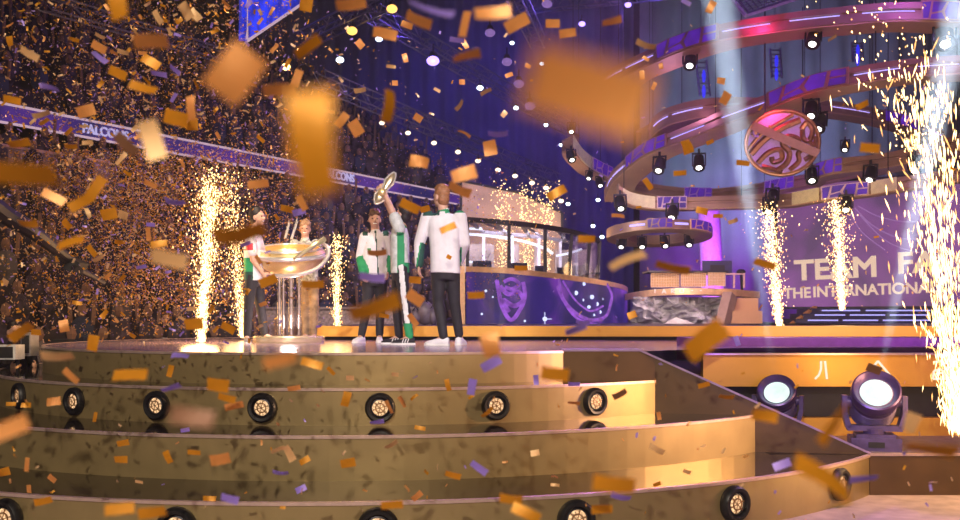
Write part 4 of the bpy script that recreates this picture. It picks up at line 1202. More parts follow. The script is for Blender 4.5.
def person(label, J, face, chest, look, s=1.0, short=False, group='people', smile=True):
    """J: joints in world space; face: where the head looks; chest: where the trunk faces; look: clothing and hair"""
    ff = Vector(face).normalized(); fr = ff.cross(Vector((0, 0, 1))).normalized(); fu = fr.cross(ff)
    cf = Vector((chest[0], chest[1], 0)).normalized(); crt = cf.cross(Vector((0, 0, 1)))
    foot = (J['anL'] + J['anR']) / 2; zfl = J['floor']
    t = thing('person', label, 'person', Vector((foot.x, foot.y, zfl)), group)
    Rh = Matrix((fr, ff, fu)).transposed()
    hc = J['head']
    hip = (J['hipL'] + J['hipR']) / 2; sh = (J['shL'] + J['shR']) / 2
    nk = sh + Vector((0, 0, .06 * s)); up = (sh - hip).normalized()
    sw = (J['shL'] - J['shR']).length / 2
    rv = (J['shR'] - J['shL']).normalized()
    fv = up.cross(rv).normalized()
    if fv.dot(cf) < 0: fv = -fv
    # body: one continuous surface
    b = MB()
    b.ell(hc + fu * .02 * s, (.074 * s, .092 * s, .100 * s), Rh, 18, 12)                 # skull
    b.ell(hc + ff * .018 * s - fu * .045 * s, (.060 * s, .072 * s, .080 * s), Rh, 16, 10)  # jaw
    b.ell(hc + ff * .058 * s - fu * .098 * s, (.028 * s, .026 * s, .022 * s), Rh, 10, 8)   # chin
    b.ell(hc + ff * .098 * s - fu * .030 * s, (.013 * s, .020 * s, .026 * s), Rh, 10, 8)   # nose
    b.ell(hc + ff * .082 * s + fu * .016 * s, (.050 * s, .014 * s, .012 * s), Rh, 10, 8)   # brow
    for sg in (-1, 1): b.ell(hc + fr * sg * .076 * s - fu * .018 * s - ff * .005 * s, (.012 * s, .022 * s, .034 * s), Rh, 10, 8)
    limb(b, [hc - fu * .05 * s - ff * .015 * s, nk - Vector((0, 0, .05 * s))], [.056 * s, .062 * s])
    torso(b, [(hip - up * .08 * s, rv * .13 * s, fv * .09 * s), (hip + up * .08 * s, rv * .135 * s, fv * .10 * s), (hip.lerp(sh, .55), rv * .14 * s, fv * .10 * s), (hip.lerp(sh, .85), rv * .15 * s, fv * .10 * s), (sh + up * .02, rv * .10 * s, fv * .07 * s)])
    for L in ('L', 'R'):
        limb(b, [J['sh' + L], J['el' + L], J['ha' + L]], [.050 * s, .040 * s, .029 * s])
        hd = J.get('hd' + L) or (J['ha' + L] - J['el' + L]).normalized()
        pn = J.get('pn' + L) or (-rv if L == 'R' else rv)
        hand(b, J['ha' + L], hd, pn, s * 1.02, J.get('curl', .5), 1 if L == 'L' else -1)
        limb(b, [J['hip' + L], J['kn' + L], J['an' + L]], [.075 * s, .052 * s, .038 * s])
        fd = J.get('ft' + L) or cf
        limb(b, [J['an' + L], J['an' + L] + fd * .13 * s - Vector((0, 0, .055 * s))], [.036 * s, .030 * s])
    mouth = hc + ff * .085 * s - fu * .068 * s
    body = remesh(b, 'body', [M_skin, M_lip, M_teeth], t, .0085 * max(s, .9), 3,
                  lambda c: (2 if smile and abs((c - mouth).dot(fu)) < .008 * s else 1) if (c - mouth).length < .027 * s and abs((c - mouth).dot(fu)) < .017 * s else 0)
    b = MB()
    for sg in (-1, 1): b.ell(hc + fr * sg * .032 * s + ff * .080 * s - fu * .004 * s, (.013 * s, .010 * s, .008 * s), Rh, 8, 6)
    b.build('eyes', M_eye, t, True)
    # hair
    b = MB(); rnd = random.Random(label)
    b.ell(hc + fu * .045 * s - ff * .018 * s, (.083 * s, .100 * s, .085 * s), Rh, 18, 12)
    b.ell(hc - ff * .040 * s - fu * .022 * s, (.078 * s, .068 * s, .098 * s), Rh, 16, 10)
    for k in range(26):
        a = rnd.uniform(0, 2 * PI); e = rnd.uniform(.25, 1.4)
        v = fr * math.cos(a) * math.cos(e) * .074 + ff * (math.sin(a) * math.cos(e) * .085 - .010) + fu * (math.sin(e) * .082 + .055)
        b.ell(hc + v * s, (.022 * s, .026 * s, .018 * s), Rh, 8, 6)
    if look.get('fringe'):
        for k in range(7): b.ell(hc + (fr * (-.055 + .018 * k) + ff * .076 + fu * (.066 + .012 * math.sin(k))) * s, (.018 * s, .022 * s, .024 * s), Rh, 8, 6)
    remesh(b, 'hair', [look['hair']], t, .010, 1)
    # upper garment
    b = MB(); g = look.get('fit', 1.0)
    low = hip - up * .06 * s
    torso(b, [(low, rv * .175 * s * g, fv * .130 * s * g), (hip + up * .06 * s, rv * .172 * s * g, fv * .128 * s * g), (hip.lerp(sh, .5), rv * .175 * s * g, fv * .128 * s * g), (hip.lerp(sh, .8), rv * (sw * .98), fv * .125 * s * g), (hip.lerp(sh, .95), rv * sw * .92, fv * .105 * s), (sh + up * .035 * s, rv * sw * .55, fv * .085 * s)])
    limb(b, [nk - Vector((0, 0, .06 * s)), nk - Vector((0, 0, .012 * s))], [.085 * s, .074 * s])
    for L in ('L', 'R'):
        A, E_, Hn = J['sh' + L], J['el' + L], J['ha' + L]
        if short:
            m = A.lerp(E_, .62); limb(b, [A, m], [.078 * s, .074 * s])
        else:
            limb(b, [A, E_, E_.lerp(Hn, .93)], [.080 * s * g, .068 * s * g, .052 * s * g])
    ctx = dict(hip=hip, sh=sh, rv=rv, fv=fv, up=up, s=s, J=J, nk=nk, sw=sw)
    remesh(b, look.get('topname', 'jacket'), look['top'], t, .013, 4, (lambda c: look['topfn'](c, ctx)) if 'topfn' in look else None)
    # trousers
    b = MB()
    torso(b, [(hip - up * .14 * s, rv * .13 * s, fv * .10 * s), (hip - up * .05 * s, rv * .158 * s, fv * .112 * s), (hip + up * .05 * s, rv * .150 * s, fv * .105 * s)])
    for L in ('L', 'R'):
        limb(b, [J['hip' + L], J['kn' + L], J['an' + L] + Vector((0, 0, .02 * s))], [.094 * s, .068 * s, .053 * s])
    remesh(b, 'trousers', look['legs'], t, .013, 4, (lambda c: look['legfn'](c, ctx)) if 'legfn' in look else None)
    # shoes
    for L in ('L', 'R'):
        fd = (J.get('ft' + L) or cf).normalized(); fx = Vector((fd.y, -fd.x, 0)); an = J['an' + L]
        base = Vector((an.x, an.y, zfl)) - fd * .065 * s
        b = MB(); rings = []
        for u, hw, hh in ((0, .028, .075), (.02, .036, .085), (.08, .040, .092), (.13, .043, .075), (.20, .047, .055), (.255, .042, .042), (.285, .026, .030), (.292, .010, .022)):
            c = base + fd * u * s
            rings.append([c + fx * hw * s * x_ + Vector((0, 0, .016 * s + hh * s * z_)) for x_, z_ in ((-1, 0), (-1, .45), (-.75, .85), (0, 1), (.75, .85), (1, .45), (1, 0))])
        b.loft(rings); so = b.build('shoe', look['shoe'], t, True)
        b = MB(); rings = []
        for u, hw in ((-.006, .026), (.02, .040), (.12, .046), (.20, .051), (.265, .044), (.298, .018)):
            c = base + fd * u * s; rings.append([c + fx * hw * s * x_ + Vector((0, 0, z_ * s)) for x_, z_ in ((-1, 0.002), (-1, .026), (1, .026), (1, .002))])
        b.loft(rings); b.build('sole', M_sole, so)
        if look.get('stripes'):
            b = MB()
            for k in range(3):
                for sg in (-1, 1):
                    c = base + fd * (.10 + .032 * k) * s + fx * sg * .046 * s; b.bar(c + Vector((0, 0, .03 * s)), c - fd * .02 * s - fx * sg * .010 * s + Vector((0, 0, .078 * s)), .010 * s, .006 * s, up=fx)
            b.build('shoe_stripes', M_sole, so)
    return t, ctx

def pxJ(D, j, floor=0.0):
    J = {}
    for k, v in j.items():
        J[k] = W(v[0], v[1], D + (v[2] if len(v) > 2 else 0))
    J['floor'] = floor
    for L in ('L', 'R'):
        J['an' + L].z = max(J['an' + L].z, floor + .085)
    return J
PG = 'winning players on stage'
# right player: back to us, white jacket
J = pxJ(11.9, dict(head=(441, 196.5), shR=(460, 217, -.02), shL=(427.5, 216, .02), elR=(464.5, 243, .05), elL=(419.5, 243, .06), haR=(459, 263, .30), haL=(419, 266, .0), hipR=(452, 268), hipL=(438.5, 268),
        knR=(454.5, 302, .05), knL=(438.5, 302, .02), anR=(459, 336, .10), anL=(443.5, 338, -.05)))
J['ftR'] = Vector((.25, .97, 0)).normalized(); J['ftL'] = Vector((-.95, .30, 0)).normalized(); J['curl'] = .7
def top5(c, k):
    d = c - k['sh']; lat = d.dot(k['rv']); u = d.dot(k['up']); s = k['s']
    el, ha = k['J']['elL'], k['J']['haL']
    if abs(lat) < .12 and u > .055: return 0 if u > .085 else 1
    if u > .01 and lat < -.04 and lat > -.24: return 2
    if u > .030 and lat > .02: return 1
    for L in ('L', 'R'):
        el, ha, sh_ = k['J']['el' + L], k['J']['ha' + L], k['J']['sh' + L]
        seg = ha - el; f = (c - el).dot(seg) / seg.length_squared
        if f > .05 and f < 1.2 and (c - el - seg * f).length < .08:
            inner = (c - el - seg * f).dot(k['rv'] * (1 if L == 'L' else -1))
            if inner > -.012 + .05 * (1 - f): return 2
            if inner > -.03 + .05 * (1 - f): return 1
    return 0
person('tall player with ginger hair in white jacket, his back turned to us', J, (-.72, .62, .05), (-.12, 1), dict(hair=M_hblond, top=[M_wcloth, M_green, M_dgreen], topfn=top5, legs=[M_bcloth], shoe=M_wcloth), 1.03, group=PG)
# player lifting the shield overhead, in profile to the left
J = pxJ(12.35, dict(head=(403.5, 214.5, .02), shR=(399.5, 229, -.17), shL=(399.5, 229, .17), elR=(392, 210, -.16), elL=(391, 211, .10), haR=(383.5, 190.5, -.06), haL=(382.5, 194, .06), hipR=(401, 268, -.08), hipL=(399.5, 268, .08),
        knR=(404.5, 302, -.06), knL=(396.5, 302, .10), anR=(409.5, 337.5, -.10), anL=(399, 337, .16)))
J['ftR'] = J['ftL'] = Vector((-.97, -.22, 0)).normalized(); J['curl'] = 1.3
def top4(c, k):
    d = c - k['sh']; lat = d.dot(k['rv']); fw = d.dot(k['fv']); u = d.dot(k['up'])
    if u < -.06 and abs(fw + .01) < .045 and abs(lat) > .07: return 1
    if (c - k['nk']).length < .115: return 1
    if u < -.42 and fw < -.02: return 1
    return 0
def leg4(c, k):
    J = k['J']
    for L, sg in (('R', 1), ('L', -1)):
        a, b_ = J['hip' + L], J['an' + L]
        kn = J['kn' + L]
        p, q = (a, kn) if c.z > kn.z else (kn, b_)
        f = (c.z - p.z) / (q.z - p.z); ax = p.lerp(q, f); e = c - ax
        if L == 'R' and c.z < b_.z + .17 and e.length < .09: return 2
        if L == 'R' and e.dot(k['rv']) * sg > .035 and abs(e.dot(k['fv'])) < .032: return 1
    return 0
person('dark haired player in pale jersey lifting a small shield overhead with both arms', J, (-.80, .50, .30), (-1, .10), dict(hair=M_hdark, top=[M_jersey, M_green], topfn=top4, topname='jersey', legs=[M_bcloth, M_sole, M_green], legfn=leg4, shoe=M_bcloth, stripes=True, fit=.95), .98, short=True, group=PG)
# smiling player in white jacket facing us
J = pxJ(13.2, dict(head=(374.8, 219), shR=(365, 237, -.02), shL=(386, 236, .02), elR=(360.5, 257, .03), elL=(390, 256, .06), haR=(363, 274, -.16), haL=(388, 272, -.05), hipR=(369, 276), hipL=(381.5, 276),
        knR=(367, 307, -.03), knL=(380.5, 307), anR=(361.5, 336.5, -.02), anL=(379.5, 336.5)))
J['ftR'] = Vector((-.35, -.93, 0)).normalized(); J['ftL'] = Vector((.1, -1, 0)).normalized(); J['curl'] = .8
def top3(c, k):
    d = c - k['sh']; lat = d.dot(k['rv']); fw = d.dot(k['fv']); u = d.dot(k['up']); J = k['J']
    for L in ('L', 'R'):
        el, ha = J['el' + L], J['ha' + L]; seg = ha - el; f = (c - el).dot(seg) / seg.length_squared
        if f > .12 and (c - el - seg * f).length < .085 and abs(lat) > .12: return 1
    if u > .0 and .10 < abs(lat) < .17: return 2
    if fw > .06 and abs(lat) < .009: return 2
    if fw > .06 and -.20 < u < -.15 and -.10 < lat < -.065: return 3
    if fw > .06 and -.20 < u < -.16 and .07 < lat < .12: return 1
    return 0
person('smiling brown haired player in white jacket facing us with arms down', J, (.12, -1, .02), (.05, -1), dict(hair=M_hbrown, top=[M_wcloth, M_green, M_dgreen, M_greyc], topfn=top3, legs=[M_bcloth], shoe=M_wcloth, fringe=True), .98, group=PG)
# left player in profile, holding the trophy
J = pxJ(13.1, dict(head=(257.5, 217), shR=(250.5, 238.5, -.16), shL=(257, 238.5, .17), elR=(253, 260, -.17), elL=(262, 257, .17), haR=(262.5, 273, -.16), haL=(266, 270, .10), hipR=(252, 275.5, -.08), hipL=(256, 275.5, .08),
        knR=(248.5, 307, -.10), knL=(260.5, 306, .10), anR=(247, 337, -.10), anL=(264.5, 335, .16)))
J['ftR'] = Vector((.25, -.97, 0)).normalized(); J['ftL'] = Vector((.9, -.3, 0)).normalized(); J['curl'] = 1.1
def top1(c, k):
    d = c - k['sh']; lat = d.dot(k['rv']); fw = d.dot(k['fv']); u = d.dot(k['up']); J = k['J']
    a = J['shR']; e = c - a
    if lat > .17 and -.15 < e.z < -.06 and abs(e.dot(k['fv'])) < .05: return 2
    if u < -.26 and fw < .03 and lat > 0: return 1 if u > -.44 else 3
    return 0
person('dark haired player in white and green jersey gripping the big trophy', J, (.92, -.25, .12), (.92, -.40), dict(hair=M_hdark, top=[M_wcloth, M_green, M_red, M_dgreen], topfn=top1, topname='jersey', legs=[M_bcloth], shoe=M_greyc), .97, short=True, group=PG)
# smiling man behind the trophy
J = pxJ(14.6, dict(head=(305, 228.5), shR=(294.5, 244, .0), shL=(316, 244, .0), elR=(291.5, 262, -.05), elL=(320, 262, -.05), haR=(297, 273, -.30), haL=(320, 252, -.38), hipR=(302, 279), hipL=(313, 279),
        knR=(305, 309, -.02), knL=(314.5, 309), anR=(306, 336.5), anL=(313.5, 336.5)))
J['ftR'] = Vector((-.2, -1, 0)).normalized(); J['ftL'] = Vector((.3, -1, 0)).normalized(); J['curl'] = .9
person('smiling sandy haired man in patterned shirt and khaki trousers behind the trophy', J, (.10, -1, .0), (.0, -1), dict(hair=M_hsand, top=[M_pattern], topname='shirt', legs=[M_khaki], shoe=M_wcloth, fringe=True, fit=.95), .98, short=True, group=PG)

# crew standing on the arena floor left of the stage
def standing(px, headtop, D, yaw, s, label, top, legs, hair, bend=0.0):
    p = W(px, headtop, D); f = Vector((math.sin(yaw), -math.cos(yaw), 0)); r = f.cross(Vector((0, 0, 1)))
    z = p.z; S = lambda a, b_, c: Vector((p.x, p.y, z)) + r * a * s + f * b_ * s + Vector((0, 0, c * s))
    J = dict(head=S(0, .03, -.12), shR=S(.19, 0, -.33), shL=S(-.19, 0, -.33), elR=S(.25, .08, -.62), elL=S(-.25, .08, -.62), haR=S(.16, .32, -.58), haL=S(-.16, .32, -.58),
             hipR=S(.09, 0, -.90), hipL=S(-.09, 0, -.90), knR=S(.10, .03, -1.30), knL=S(-.10, .03, -1.30), anR=S(.11, 0, -1.70), anL=S(-.11, 0, -1.70))
    J['floor'] = min(J['anR'].z - .085 * s, J['anL'].z - .085 * s)
    if J['floor'] != ZF:
        dz = ZF - J['floor']; J['floor'] = ZF
        for k in ('anR', 'anL'): J[k].z += dz
        for k in ('knR', 'knL'): J[k].z += dz * .5
    person(label, J, f, (f.x, f.y), dict(hair=hair, top=[top], legs=[legs], shoe=M_bcloth, topname='shirt'), s, group='crew beside the stage', smile=False)
standing(13, 322, 12.9, .8, .98, 'crew member in black at the left edge beside the stage', M_bcloth, M_bcloth, M_hdark)
standing(141, 313, 18.8, -.3, 1.0, 'left crew member in dark clothes behind the stage left of the fountain', M_bcloth, M_bcloth, M_hdark)
standing(166, 312, 18.6, .3, 1.0, 'right crew member in dark clothes behind the stage left of the fountain', mat('charcoal_cloth', (.05, .045, .05), .8), M_bcloth, M_hbrown)
# gear beside them
def gear_case(px, py, D, w, h, label, m):
    p = W(px, py, D); t = thing('equipment_case', label, 'equipment', Vector((p.x, p.y, ZF)), 'equipment beside the stage')
    b = MB(); b.box(p, (w, .25, h)); f = b.build('case', m, t)
    b = MB(); b.box(p - Vector((0, .13, 0)), (w * .8, .02, h * .75)); b.build('front_panel', M_black, f)
    b = MB()
    for sg in (-1, 1): b.bar(p + Vector((sg * w * .4, 0, -h / 2)), Vector((p.x + sg * w * .5, p.y, ZF)), .035)
    b.build('stand_leg', M_darkmet, t)
gear_case(62, 344, 14.5, .24, .14, 'black monitor case on thin legs left of the stage edge', M_black)
gear_case(8, 352, 12.4, .30, .18, 'pale grey case at the left edge beside the crew member', mat('pale_case', (.72, .72, .74), .5))
gear_case(30, 344, 12.8, .12, .30, 'slim silver case right of the left edge crew member', mat('silver_case', (.5, .5, .52), .35, .6))
gear_case(158, 341, 18, .26, .12, 'white case between the two crew members', mat('pale_case', (.72, .72, .74), .5))
# dark cases on the platform between the two right players
for px, py, w, h, label in ((425, 318, .32, .42, 'larger grey rounded case behind the players by the booth'), (416, 324, .22, .28, 'smaller grey rounded case behind the players by the booth'), (433, 324, .18, .30, 'narrow grey rounded case nearest the booth')):
    p = W(px, py, 17); t = thing('equipment_case', label, 'equipment', Vector((p.x, p.y, ztp)), 'cases on the rear platform')
    b = MB(); b.ell(Vector((p.x, p.y, ztp + h / 2)), (w / 2, .16, h / 2), n=14, k=8); b.build('case', mat('grey_case', (.12, .10, .14), .5, 0, .4, 8), t, True)
    b = MB(); b.tube([Vector((p.x - .05, p.y - .1, ztp + h - .04)), Vector((p.x, p.y - .1, ztp + h + .03)), Vector((p.x + .05, p.y - .1, ztp + h - .04))], .012, 6); b.build('handle', M_darkmet, t)
# camera crane arm at the left
t = thing('camera_crane', 'dark tapering camera crane arm reaching in from the left edge', 'camera crane', W(-30, 185, 11))
pts = [W(-40, 178, 10.5), W(0, 211, 11.2), W(28, 228, 11.6), (W(48, 243, 12.0)), W(72, 262, 12.6)]
b = MB(); b.tube(crom(pts, 5), [.13 - .0032 * i for i in range(21)], 10); smooth_angle(b.build('arm', M_darkmet, t))
b = MB(); b.tube(crom([p + Vector((0, -.10, .08)) for p in pts[:4]], 5), .035, 8); b.build('highlight_tube', mat('pink_highlight', (.75, .45, .35), .35, .3), t)  # pink tube added as the highlight along the arm's top
b = MB(); p = W(76, 266, 12.6); b.box(p, (.16, .30, .16), Matrix.Rotation(.5, 3, 'Y')); b.lathe([(.05, 0), (.06, .14)], p + Vector((.02, -.1, -.02)), (.6, -.6, -.4), 14); b.build('camera', M_black, t)
b = MB(); b.tube([W(80, 270, 12.7), W(92, 276, 12.9), W(104, 283, 13.1)], [.05, .04, .03], 8); b.build('camera_rod', M_darkmet, t)

# ------------------------------------------------------------------ trophy and shield
def trophy():
    D = 13.3; c = W(290, 258, D); base = W(289, 341, D); base.z = 0
    t = thing('champion_trophy', 'large gold bowl trophy on clear columns between two men', 'trophy', base)
    b = MB(); b.lathe([(.01, .0), (.46, .0), (.47, .02), (.47, .075), (.45, .09), (.01, .09)], base, (0, 0, 1), 48); smooth_angle(b.build('base_plate', mat('pale_gold', (.92, .80, .50), .25, .7), t))
    for k, (dx, dy, r) in enumerate(((-.13, .02, .032), (-.055, -.09, .026), (.05, -.09, .036), (.13, .02, .030), (.0, .10, .03))):
        p = base + Vector((dx, dy, .09)); b = MB(); b.lathe([(r, 0), (r, 1.02)], p, (0, 0, 1), 16); smooth_angle(b.build('clear_column', M_acryl, t))
        b = MB(); b.lathe([(r * .35, 0), (r * .35, 1.0)], p + Vector((0, 0, .01)), (0, 0, 1), 8); b.build('column_glow', glow('base_lit_glow', (.95, .62, .52), .75, .5, 9), t)  # glow put into a core to imitate acrylic lit from the base
    b = MB(); b.lathe([(.02, 0), (.20, 0), (.16, .06), (.05, .10)], base + Vector((0, 0, 1.02)), (0, 0, 1), 28); smooth_angle(b.build('collar', M_silver, t))
    ax = Vector((.0, -.22, 1)).normalized()
    b = MB(); b.lathe([(.04, -.26), (.20, -.22), (.34, -.12), (.42, .0), (.43, .07), (.40, .12), (.36, .13), (.39, .07), (.37, .0), (.30, -.08), (.02, -.14)], c, ax, 48, sx=1.08, xdir=(1, 0, 0)); smooth_angle(b.build('bowl', M_gold, t))
    b = MB()
    n = 64; x = Vector((1, 0, 0)); y = ax.cross(x)
    ring = lambda rx, ry, dz, tilt: [c + x * math.cos(a) * rx + y * math.sin(a) * ry + ax * (dz + tilt * math.sin(a)) for a in (2 * PI * i / n for i in range(n))]
    b.tube(ring(.49, .46, .05, .0), .030, 10, True); b.tube(ring(.42, .40, .13, 0), .018, 8, True)
    smooth_angle(b.build('rim_ring', M_silver, t))
    b = MB()
    out = [W(253.5, 252, D - .1), W(252.5, 262, D - .15), W(258, 271, D - .2), W(272, 275.5, D - .3), W(296, 275, D - .4), W(316, 269, D - .35), W(327, 258, D - .25), W(328, 248, D - .2), W(322, 243, D - .15)]
    b.tube(crom(out, 6), .028, 10); smooth_angle(b.build('sweeping_handle', M_silver, t))
    b = MB(); b.tube(crom([W(290, 262, D - .45), W(303, 253, D - .45), W(316, 244, D - .40), W(324, 239, D - .3)], 6), [.02 + .0012 * i for i in range(19)], 10); smooth_angle(b.build('crest_blade', mat('pale_gold', (.92, .80, .50), .25, .7), t))
    b = MB()
    for a_, c_ in (((285, 238), (289, 221)), ((291, 239), (297, 219)), ((292, 239), (298, 221)), ((286, 238), (290, 223))): b.tube([W(*a_, D), W(*c_, D + .1)], [.012, .006], 6)
    b.build('spikes', M_silver, t)
    b = MB(); b.ell(W(255, 281, D - .25), (.10, .06, .035), Matrix.Rotation(.4, 3, 'Y'), 12, 8); b.build('handle_scroll', M_silver, t)
trophy()
light('POINT', 'trophy_base_light', W(289, 322, 13.0), 14, (1.0, .75, .7), size=.1)
t = thing('raised_shield', 'small silver gold shield held overhead by the dark haired player', 'trophy', W(383, 190, 12.3))
b = MB()
p0, p1 = W(375.5, 204, 12.25), W(395, 172.5, 12.35); ax = (p1 - p0); L = ax.length; ax.normalize(); sd = ax.cross(Vector((0, 1, 0))).normalized(); nn = ax.cross(sd)
rings = []
for u, w in ((0, .015), (.10, .08), (.22, .125), (.36, .10), (.46, .055), (.56, .07), (.70, .10), (.86, .075), (.95, .04), (1, .01)):
    cc = p0 + ax * L * u
    rings.append([cc + sd * w * .55 * math.cos(a) + nn * w * .35 * math.sin(a) for a in (2 * PI * j / 12 for j in range(12))])
b.loft(rings); smooth_angle(b.build('shield_body', mat('dull_gold', (.62, .50, .32), .32, .8), t), 50)
b = MB(); b.tube([r[0] + (r[0] - p0) * .0 for r in rings], .014, 6); b.tube([r[6] for r in rings], .014, 6); b.build('edge', M_silver, t)
b = MB(); b.ell(p0 + ax * L * .35 - Vector((0, .06, 0)), (.05, .03, .05), n=12, k=8); b.build('boss', M_gold, t, True)

# ------------------------------------------------------------------ spark fountains (glowing, uncountable)
def fountain(label, base, top, spread, n, size, power, lean_len=3.0, seed=1, tight=.35, falling=0.0):
    rnd = random.Random(seed); base, top = Vector(base), Vector(top); ax = top - base; H = ax.length
    x = Vector((1, 0, 0)); y = Vector((0, 1, 0))
    b = MB()
    def spark(p, d, r, L):
        d = d.normalized(); u = d.cross(Vector((.3, 1, .2))).normalized(); v = d.cross(u)
        b.add([p - d * L, p + u * r, p + v * r, p - u * r, p - v * r, p + d * L * .6],
              [(0, 2, 1), (0, 3, 2), (0, 4, 3), (0, 1, 4), (5, 1, 2), (5, 2, 3), (5, 3, 4), (5, 4, 1)])
    for i in range(n):
        u = rnd.random() ** 1.5
        core = rnd.random() < .55
        sg = spread * ((.10 + .9 * u ** .8) if not core else tight * (.25 + .75 * u))
        ox, oy = rnd.gauss(0, sg), rnd.gauss(0, sg)
        p = base + ax * min(u * rnd.uniform(.9, 1.05), 1.05) + x * ox + y * oy
        d = ax.normalized() + x * ox / max(H, .1) * .8 + y * oy / max(H, .1) * .8
        if not core: d = d * 1 + Vector((rnd.gauss(0, .25), rnd.gauss(0, .25), rnd.gauss(0, .25)))
        r = size * rnd.uniform(.5, 1.1)
        b.cur = 0 if (core or rnd.random() < .5) else 1
        spark(p, d, r, r * lean_len * rnd.uniform(.6, 1.5))
    o = b.build('spark_fountain', [M_spark, M_sparko])
    tag(o, label, 'sparks', kind='stuff')
    for f in (.12, .45):
        light('POINT', 'fountain_glow', base + ax * f + Vector((0, -.12, .05)), power / 2, (1.0, .55, .20), size=.25)
fountain('tall spark fountain at the left of the stage', W(201, 341, 13.4) , W(212, 172, 13.4), .19, 3400, .0078, 110, 2.4, 1)
fountain('short spark fountain behind the trophy holder', W(243, 337, 15.0), W(229, 172, 15.0), .24, 1300, .0078, 30, 2.4, 2, .35)
fountain('spark fountain between the trophy and the smiling player', W(337, 331, 15.6), W(337, 235, 15.6), .14, 1000, .008, 22, 2.2, 3)
fountain('spark fountain left of the screen lettering', W(779, 325, 16.0), W(768, 206, 16.0), .17, 1900, .0085, 25, 2.2, 4, .45)
fountain('spark fountain in front of the screen lettering', W(842, 309, 21.5), W(836, 200, 21.5), .22, 1900, .0115, 30, 2.2, 5, .36)
for i, x in enumerate((503, 527, 547)):
    fountain('spark fountain behind the booth, %s of three' % ('left', 'middle', 'right')[i], W(x, 300, 29), W(x, 183, 29), .28, 700, .0145, 60, 1.6, 6 + i, .55)
fountain('huge spark fountain at the right edge of the picture', W(957, 428, 9.6), W(922, 60, 9.0), .33, 1700, .0068, 150, 11.0, 10, .42)
fountain('loose sparks falling across the halo rings at the upper right', W(915, 150, 14.5), W(880, -10, 14.5), .50, 240, .013, 0.001, 2.2, 11, .9)

# lamp beams of the two moving heads and thin beams upstage
beam(B1[0], B1[1], 95000, .04, (.66, .82, 1.0), 2.6)
beam(B2[0], B2[1], 150000, .04, (.66, .82, 1.0), 2.6)
beam(W(706, 327, 22.0), W(735, 214, 22.0), 300000, .03, (.9, .9, 1.0), 3.0)
beam(W(516, 108, 30), W(608, 290, 28), 250000, .05, (.25, .45, 1.0), 3.0)
beam(W(659, 168, 23.9), W(630, 215, 22), 20000, .05, (.5, .7, 1.0), 8.0)

# thin haze filling the air over the set
b = MB(); b.box((4, 23.9, 6.3), (44, 40.6, 15.3))
hz = b.build('stage_haze', [])
hm = bpy.data.materials.new('stage_haze'); hm.use_nodes = True
nt = hm.node_tree
for n_ in list(nt.nodes):
    if n_.type != 'OUTPUT_MATERIAL': nt.nodes.remove(n_)
vs = nt.nodes.new('ShaderNodeVolumeScatter'); vs.inputs['Density'].default_value = .0028; vs.inputs['Color'].default_value = (1, 1, 1, 1); vs.inputs['Anisotropy'].default_value = 0.2
nt.links.new(vs.outputs[0], nt.nodes['Material Output'].inputs['Volume'])
hz.data.materials.append(hm)
tag(hz, 'thin theatrical haze hanging in the air over the whole set', 'haze', kind='stuff')

# ------------------------------------------------------------------ confetti
LAND = [('first step riser', 300, 368), ('leftmost upper footlight', 21, 398), ('second upper footlight', 76, 404), ('third upper footlight', 158, 408), ('fourth upper footlight', 263, 410), ('fifth upper footlight', 380, 409), ('sixth upper footlight', 495, 406), ('rightmost upper footlight', 594, 402),
        ('middle step', 250, 458), ('left end of middle step', 90, 455), ('right half of middle step', 540, 452), ('right end of middle step', 700, 440), ('left lower footlight', 178, 515), ('middle lower footlight', 378, 515), ('right lower footlight', 575, 512), ('far left lower footlight', 8, 510), ('lowest step at right', 733, 502), ('sloping side wall', 720, 390), ('farther moving head', 776, 395), ('nearer moving head', 877, 405), ('right apron', 915, 465), ('steps corner', 850, 478),
        ('gold stage front', 700, 360), ('left fountain', 205, 260), ('trophy bowl', 290, 255), ('trophy holder', 252, 270), ('man behind the trophy', 306, 228), ('smiling player', 374, 250), ('shield lifter', 400, 250), ('back turned player', 443, 245), ('raised shield', 385, 190), ('player legs', 395, 310), ('booth glass', 530, 245), ('booth screen', 545, 300), ('booth roof end', 595, 235), ('desk platform', 690, 285), ('left screen fountain', 775, 260), ('screen lettering', 850, 270), ('medallion', 782, 143), ('middle ring left end', 630, 160), ('middle ring', 725, 110), ('topmost ring', 720, 30), ('long lower ring', 690, 205), ('smallest ring', 655, 230), ('small halo arc', 590, 155), ('blue curtain', 440, 110), ('upper curtain', 420, 30), ('warm roof lamp', 286, 67), ('bright violet lamp', 433, 61), ('violet roof lamps', 585, 20), ('lower truss', 380, 110), ('warm truss lamps', 480, 160), ('blue hanging screen', 275, 15), ('top left corner', 20, 20), ('top left truss', 110, 25), ('upper crowd', 90, 70), ('crowd below the screen', 210, 80), ('ribbon board left end', 30, 110), ('ribbon lettering', 112, 135), ('ribbon board middle', 200, 150), ('ribbon near the trophy', 290, 175), ('tan stand wall', 25, 165), ('lower stands', 100, 215), ('camera crane', 40, 240), ('left barrier', 60, 320), ('barrier crew', 155, 320), ('crew at left edge', 15, 335), ('stage left edge', 60, 352), ('stage front edge', 480, 350), ('big fountain', 925, 250), ('right end of stage', 590, 370), ('centre stage lip', 250, 350), ('crowd by the left fountain', 160, 250)]
used_lab = {}
def land_phrase(px, py):
    nm, lx, ly = min(LAND, key=lambda l: (l[1] - px) ** 2 + (l[2] - py) ** 2)
    dx, dy = px - lx, py - ly
    if abs(dx) < 9 and abs(dy) < 9: rel = 'in front of the'
    elif abs(dx) > abs(dy): rel = 'right of the' if dx > 0 else 'left of the'
    else: rel = 'below the' if dy > 0 else 'above the'
    return rel + ' ' + nm
